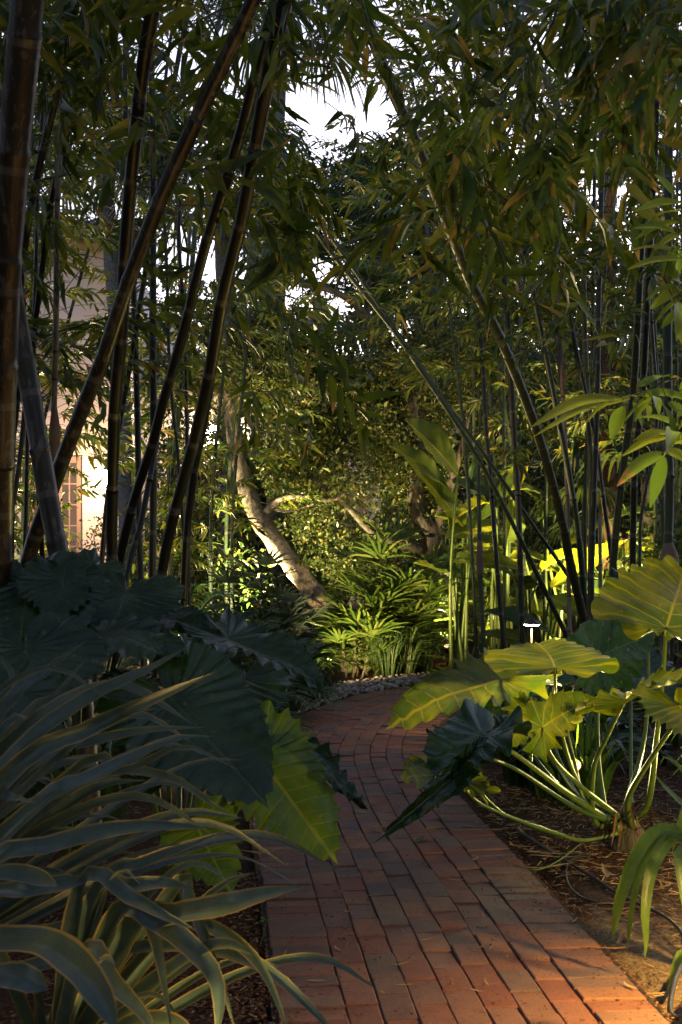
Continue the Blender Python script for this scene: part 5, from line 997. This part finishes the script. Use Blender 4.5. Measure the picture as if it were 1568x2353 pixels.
# ------------------------------------------------------------------ strap leaved plant, near left
def strap_plant(base, label, explicit, nrand, seed_az=(0, 2*pi), L=(.7, 1.15), wd=.06, h_=.0):
    t = empty('strap_leaf_plant', (base[0], base[1], 0), label, 'plant', None); b_ = np.array([base[0], base[1], .04])
    g0 = Geo(); tube(g0, [b_+[0, 0, -.08], b_+[0, 0, .05], b_+[0, 0, .16]], [.08, .075, .03], 12, wob=.2); g0.build('crown_stem', M['petiole_dark'], t)
    for (pts, w_, Yw, tw) in explicit:
        n = 26; C = [P(*p_) for p_ in pts]; C0 = np.array([b_[0]+rng.normal()*.03, b_[1]+rng.normal()*.03, .06]); C = [C0]+C if Yw else C
        C = spline(C, n); ww = w_*np.interp(np.linspace(0, 1, n), [0, .15, .5, .8, .93, 1], [.8, .75, 1, .8, .4, .02])
        g = Geo(); ribbon(g, C, ww*1.0, (0, -.8, .6), .5, 0, 3, twist=tw-.3, wavy=.05); g.build('leaf', M['strap'], t)
    for k in range(nrand):
        az = rng.uniform(*seed_az); l = rng.uniform(*L); el = rng.uniform(.35, 1.15); d = np.array([cos(az), sin(az), 0]); dr = d*cos(el)+np.array([0, 0, sin(el)])
        br = rng.uniform(.15, .8)
        C = spline([b_, b_+dr*l*.35, b_+dr*l*.65+d*l*.06*br, b_+dr*l*.82+d*l*.18*br+[0, 0, -.06*l*br], b_+dr*l*.92+d*l*.3*br+[0, 0, -.26*l*br]], 24)
        ww = wd*rng.uniform(.7, 1.15)*np.interp(np.linspace(0, 1, 24), [0, .15, .5, .8, .93, 1], [.8, .75, 1, .8, .4, .02])
        g = Geo(); ribbon(g, C, ww*rng.uniform(.6,1.1), (0, -.7, .7), .5, 0, 3, twist=rng.normal()*.5, wavy=.06); g.build('leaf', M['strap'], t)
S1 = P(-430, CY, 3.65)
ex1 = [([(-20, 1670, 3.5), (100, 1551, 3.6), (160, 1500, 3.6), (200, 1471, 3.6)], .045, 1, .3), ([(-10, 1790, 3.45), (175, 1625, 3.5), (350, 1536, 3.5), (435, 1484, 3.5)], .058, 1, .5), ([(0, 1800, 3.4), (200, 1676, 3.4), (350, 1606, 3.4), (492, 1545, 3.4)], .052, 1, -.5),
       ([(-30, 1720, 3.6), (75, 1656, 3.7), (160, 1671, 3.7)], .03, 1, .2), ([(60, 1770, 3.5), (200, 1710, 3.5), (330, 1680, 3.5), (472, 1671, 3.5)], .04, 1, .4), ([(60, 1880, 3.3), (200, 1796, 3.3), (350, 1721, 3.35), (432, 1695, 3.35)], .065, 1, .6),
       ([(120, 1850, 3.5), (310, 1766, 3.4), (425, 1716, 3.35), (545, 1768, 3.3)], .028, 1, .3), ([(150, 1790, 3.6), (280, 1771, 3.5), (400, 1791, 3.4), (485, 1846, 3.3), (537, 1873, 3.3)], .036, 1, .3),
       ([(-40, 2000, 3.2), (95, 1951, 3.2), (250, 1911, 3.2), (365, 1899, 3.2), (490, 1904, 3.2)], .058, 1, .4), ([(-30, 1560, 3.8), (40, 1600, 3.7), (70, 1560, 3.7), (75, 1540, 3.7)], .03, 1, .2), ([(20, 1700, 3.8), (130, 1600, 3.8), (200, 1510, 3.8)], .04, 1, .5), ([(-30, 1870, 3.1), (20, 1835, 3.05), (82, 1845, 3.0)], .06, 1, .4)]
strap_plant(S1, 'blue-green strap-leaved plant at the left edge, its long leaves lit orange beneath', ex1, 30, (-.6, .6), (1.0, 1.5), .05)
S2 = P(120, CY, 3.35)
ex2 = [([(240, 2040, 3.3), (330, 1985, 3.3), (420, 1950, 3.3), (512, 1910, 3.3)], .036, 1, .4), ([(-20, 2050, 3.2), (60, 2045, 3.1), (125, 2036, 3.1), (216, 2020, 3.1)], .05, 0, .4), ([(-20, 2005, 3.0), (60, 2012, 2.95), (132, 2036, 2.9)], .045, 0, .4), ([(215, 2070, 3.2), (300, 2040, 3.1), (380, 2030, 3.1), (450, 2045, 3.05)], .05, 1, .3),
       ([(190, 2036, 3.1), (300, 2065, 3.05), (380, 2106, 3.0), (452, 2138, 3.0)], .045, 1, .35), ([(300, 2150, 3.2), (400, 2110, 3.1), (520, 2085, 3.0), (600, 2060, 3.0), (700, 2037, 3.0)], .075, 1, .5),
       ([(-20, 2160, 2.9), (100, 2168, 2.85), (175, 2216, 2.8), (225, 2281, 2.75), (270, 2370, 2.7)], .075, 0, .3), ([(400, 2040, 3.3), (440, 2070, 3.2), (478, 2166, 3.1), (515, 2266, 3.0), (545, 2380, 2.95)], .035, 1, -.5), ([(420, 2110, 3.3), (465, 2120, 3.25), (550, 2166, 3.1), (615, 2241, 3.0), (668, 2380, 2.9)], .036, 1, -.4),
       ([(320, 2060, 3.2), (340, 2100, 3.15), (370, 2190, 3.05), (398, 2380, 2.9)], .038, 1, -.6), ([(-20, 2240, 2.7), (50, 2250, 2.65), (110, 2275, 2.6)], .06, 0, .3), ([(270, 2110, 3.2), (360, 2120, 3.1), (440, 2180, 3.05), (500, 2260, 3.0), (500, 2400, 2.95)], .06, 1, .3), ([(200, 2190, 3.0), (260, 2260, 2.9), (330, 2330, 2.85), (370, 2400, 2.8)], .05, 1, .3)]
strap_plant(S2, 'pale strap-leaved plant in the near left corner with leaves arching down to the mulch', ex2, 26, (-2.2, .6), (.45, .95), .045)
# pleated grass plant, near right
t = empty('palm_grass', P(1570, CY, 4.3)*[1, 1, 0], 'pleated bright green plant hanging at the right edge over the sandy soil', 'plant'); q = G(1600, 2230)
for pts, w_ in (([(1600, 1990, 4.3), (1540, 1905, 4.35), (1474, 1951, 4.35), (1432, 2041, 4.3), (1414, 2110, 4.3), (1408, 2165, 4.3)], .055), ([(1605, 2000, 4.25), (1550, 1925, 4.3), (1500, 1990, 4.25), (1482, 2090, 4.2), (1484, 2160, 4.2), (1482, 2205, 4.2)], .045), ([(1602, 1990, 4.3), (1545, 1915, 4.3), (1480, 1985, 4.3), (1455, 2070, 4.25), (1440, 2190, 4.25)], .03),
              ([(1640, 2050, 4.2), (1600, 1880, 4.3), (1570, 1850, 4.3), (1520, 1800, 4.4), (1500, 1770, 4.4)], .035), ([(1640, 2100, 4.2), (1610, 1980, 4.1), (1560, 1960, 4.05), (1570, 2060, 4.0), (1585, 2150, 4.0)], .04), ([(1640, 2300, 3.7), (1600, 2180, 3.7), (1560, 2200, 3.7), (1530, 2290, 3.7)], .04), ([(1640, 2000, 4.4), (1590, 1850, 4.5), (1560, 1900, 4.5), (1545, 1960, 4.5)], .035), ([(1640, 1900, 4.6), (1575, 1780, 4.7), (1530, 1740, 4.7), (1515, 1760, 4.7)], .03)):
    g = Geo(); C = spline([q*[1, 1, 0]+[.05, 0, 0]]+[P(*p_) for p_ in pts], 26); ribbon(g, C, w_*np.interp(np.linspace(0, 1, 26), [0, .3, .6, .9, 1], [.3, .7, 1, .6, .03]), (.3, -.6, .8), .25, 0, 3, wavy=.04); g.build('leaf', M['blade'], t)

# ------------------------------------------------------------------ ground cover: chips, straw, pebbles, litter
CHIP = tplf([(-.5, -.5, 0), (.5, -.42, .1), (.4, .5, 0), (-.45, .42, .12), (-.3, -.3, .35), (.35, -.25, .4), (.3, .3, .35), (-.3, .3, .4)], [(0, 1, 5, 4), (1, 2, 6, 5), (2, 3, 7, 6), (3, 0, 4, 7), (4, 5, 6, 7)], [(0, 0, 0)]*8)
def strew(xy, size, asp, thick, mat, name, tp=CHIP, tilt=.35, lift=.0, label=None):
    k = len(xy); z = bumpy(xy[:, 0], xy[:, 1])-.012+lift; d = rdirs(k, -tilt, tilt); fr = frames(d, rng.normal(0, .3, k)); s = size*rng.uniform(.4, 1.3, k)
    g = Geo(); g.inst(tp, scaled(fr, s*asp, s, s*thick), np.c_[xy, z]); o = g.build(name, M[mat], smooth=False); tag(o, kind='stuff')
    if label: tag(o, label, name.replace('_', ' '))
def region(n, x0, x1, y0, y1, dmin=.6, dens=None):
    p = np.c_[rng.uniform(x0, x1, n*4), rng.uniform(y0, y1, n*4)]; D = pathdist(p[:, 0], p[:, 1]); p = p[D > dmin+.02*rng.random(len(D))]
    if dens: p = p[rng.random(len(p)) < dens(p)]
    return p[:n]
strew(region(15000, -1.15, -.1, 3.3, 5.6, .575), .016, .45, .35, 'chip', 'bark_mulch', label='brown bark chips covering the bed left of the path')
strew(np.concatenate([region(16000, .6, 2.3, 3.6, 9, .585, lambda p: np.where((p[:, 1] < 5.0), .25, 1.0)), region(3500, .2, 2.5, 9, 16, .6), region(4000, -2.5, -.3, 5.5, 12, .6)]), .018, .3, .3, 'chip', 'leaf_mulch', label='dark mulch of chips and crumbled leaves in the right bed')
strew(region(4200, .62, 2.4, 3.7, 8, .6, lambda p: .35+.65*(p[:, 1] > 4.6)), .05, .07, .07, 'straw', 'dry_straw', label='dry stalks and needles lying on the right bed', lift=.006, tilt=.2)
strew(region(500, -1.1, -.1, 3.3, 7, .575), .04, .07, .07, 'straw', 'dry_needles', label='dry needles on the left mulch', lift=.006, tilt=.2)
pa = path_xy(rng.uniform(7.0, 12.2, 3800), -.58-.55*rng.random(3800)**1.2); 
ico = [(0, 0, 1)]+[(cos(a), sin(a), .45) for a in np.arange(6)*pi/3]+[(cos(a)*.95, sin(a)*.95, -.3) for a in np.arange(6)*pi/3+.5]+[(0, 0, -.7)]
PEB = tplf(np.array(ico)*.5, [(0, 1+i, 1+(i+1) % 6) for i in range(6)]+[(1+i, 7+i, 1+(i+1) % 6) for i in range(6)]+[(7+i, 7+(i+1) % 6, 1+(i+1) % 6) for i in range(6)], [(0, 0, 0)]*14)
k = len(pa); g = Geo(); s = rng.uniform(.018, .05, k); g.inst(PEB, scaled(frames(rdirs(k, -.2, .2)), s*rng.uniform(.6, 1, k), s, s*.6), np.c_[pa, rng.uniform(0, .03, k)]); tag(g.build('white_pebbles', M['pebble']), 'pale rounded pebbles along the outer edge of the path bend', 'pebbles', kind='stuff')
# grit on bricks
q = path_xy(rng.uniform(1.8, 11, 7000), rng.choice([-1, 1], 7000)*(.575-.5*rng.random(7000)**3.2)); k = len(q); g = Geo(); s = rng.uniform(.003, .014, k)
g.inst(CHIP, scaled(frames(rdirs(k, -.2, .2)), s*.5, s, s*.35), np.c_[q, np.full(k, .0045)]); tag(g.build('path_grit', M['chip'], smooth=False), 'dark crumbs of mulch and grit scattered over the bricks', 'grit', kind='stuff')
# separate fallen leaves
def fallen(p, L, w_, az, mat, label, curl=.25, group='dry leaves lying on the brick path', z=.008):
    g = Geo(); d = np.array([cos(az), sin(az), 0]); p = np.array([p[0], p[1], z]); s_ = np.array([-d[1], d[0], 0])*L*.12*rng.normal()
    C = spline([p-d*L/2+[0, 0, curl*L*.35], p+s_*.3, p+d*L*.25+s_*.5+[0, 0, .02*L], p+d*L/2+[0, 0, curl*L*.6]], 9); ribbon(g, C, w_*np.array([.15, .55, .9, 1, .95, .8, .55, .3, .03]), UP, .35, 0, 1)
    o = g.build('fallen_leaf', M[mat], None, True, org=p); tag(o, label, 'fallen leaf', group)
fallen(G(1050, 2027)[:2], .1, .012, .2, 'straw', 'small pale curled leaf on a lower brick joint'); fallen(G(600, 1965)[:2], .16, .026, .15, 'dry', 'curled tan leaf at the left edge of the path beside the glowing leaf')
fallen(G(962, 1935)[:2], .085, .06, 1.4, 'strap', 'blue-grey oval leaf lying in the middle of the path', .1); fallen(G(880, 1905)[:2], .09, .016, .1, 'dry', 'orange dry leaf under the tip of the drooping leaf')
fallen(G(885, 1918)[:2], .1, .014, -.3, 'dry', 'tan twig-like leaf just below the orange one'); fallen(G(835, 1870)[:2], .12, .012, -.3, 'straw', 'thin forked dry leaf left of the path centre')
fallen(G(800, 2100)[:2], .05, .02, 1.0, 'dry', 'small yellow star-like leaf on the lower path'); fallen(G(1095, 1905)[:2], .15, .02, .1, 'dry', 'tan leaf at the right edge where mulch begins'); fallen(G(985, 2165)[:2], .07, .012, .7, 'straw', 'pale sliver of leaf on the lower bricks')
fallen(G(1145, 1912)[:2], .09, .03, .5, 'dry', 'curled orange leaf on the mulch by the right path edge'); fallen(G(1190, 1950)[:2], .11, .03, 2.2, 'dry', 'crumpled brown leaf beside the path near the stalks'); fallen(G(745, 1905)[:2], .03, .015, .4, 'dry', 'tiny orange leaf fragment by the hanging leaf tip')
for i in range(160):
    q = path_xy(np.array([rng.uniform(2.4, 11.5)]), np.array([rng.uniform(-.55, .55)]))[0]; fallen(q, rng.uniform(.02, .085), rng.uniform(.004, .014), rng.random()*6.3, 'straw' if i % 2 else 'dry', 'small dry leaf fragment on the brick path', .15, 'small dry fragments on the bricks')
for i in range(60):
    p = region(1, .62, 2.1, 4.4, 7.6, .6)[0]; fallen(p, rng.uniform(.1, .28), rng.uniform(.008, .022), rng.random()*6.3, 'dry' if i % 2 else 'straw', 'long dry leaf lying on the right bed', .12, 'dry leaves on the right bed', gz(*p)+.012)
for i in range(14):
    p = region(1, -1.0, -.2, 3.6, 6, .58)[0]; fallen(p, rng.uniform(.04, .11), rng.uniform(.006, .014), rng.random()*6.3, 'dry', 'dry leaf lying on the left mulch', .12, 'dry leaves on the left mulch', gz(*p)+.012)
# irrigation hose and runner
def ground_tube(name, pts, r, mat, label, cat, lift=.012):
    C = spline([G(*p_)*[1, 1, 0]+[0, 0, gz(*G(*p_)[:2])+lift] for p_ in pts], 60); g = Geo(); tube(g, C, r, 8); tag(g.build(name, M[mat], None, True, org=C[0]), label, cat)
ground_tube('irrigation_hose', [(1194, 1916), (1234, 1941), (1284, 1971), (1359, 2011), (1424, 2051), (1524, 2106), (1568, 2145), (1600, 2200)], .006, 'hose', 'thin dark irrigation hose running across the right bed', 'hose')
ground_tube('irrigation_hose', [(1359, 1966), (1310, 1981), (1304, 2016), (1334, 2051), (1394, 2074), (1470, 2090)], .005, 'hose', 'looped dark hose beside the sandy soil', 'hose')
ground_tube('irrigation_hose', [(1575, 2190), (1552, 2240), (1540, 2300), (1546, 2330), (1568, 2335)], .009, 'hose', 'short black hose end in the lower right corner', 'hose')
ground_tube('plant_runner', [(1112, 1970), (1184, 1991), (1234, 1999), (1284, 1986), (1334, 1951)], .003, 'petiole', 'thin yellow-green runner lying over the path edge', 'stem', .02)
# seedlings at the left mulch
t = empty('seedling', G(608, 2170), 'tiny green seedling in the left mulch', 'seedling'); b_ = G(595, 2180); g = Geo(); tube(g, spline([b_, b_+[.02, 0, .06], P(610, 2120, b_[1])], 6), .0015, 5); g.build('stem', M['petiole'], t); g = Geo()
for a in (0, 2.1, 4.2): p = P(610, 2120, b_[1]); ribbon(g, spline([p, p+[.018*cos(a), .018*sin(a), .012], p+[.035*cos(a), .035*sin(a), .006]], 5), .014*np.array([.3, 1, 1, .7, .05]), UP, .2, 0, 1)
g.build('leaf', M['blade'], t)
print('objects', len(bpy.data.objects), 'verts', sum(len(m.vertices) for m in bpy.data.meshes))
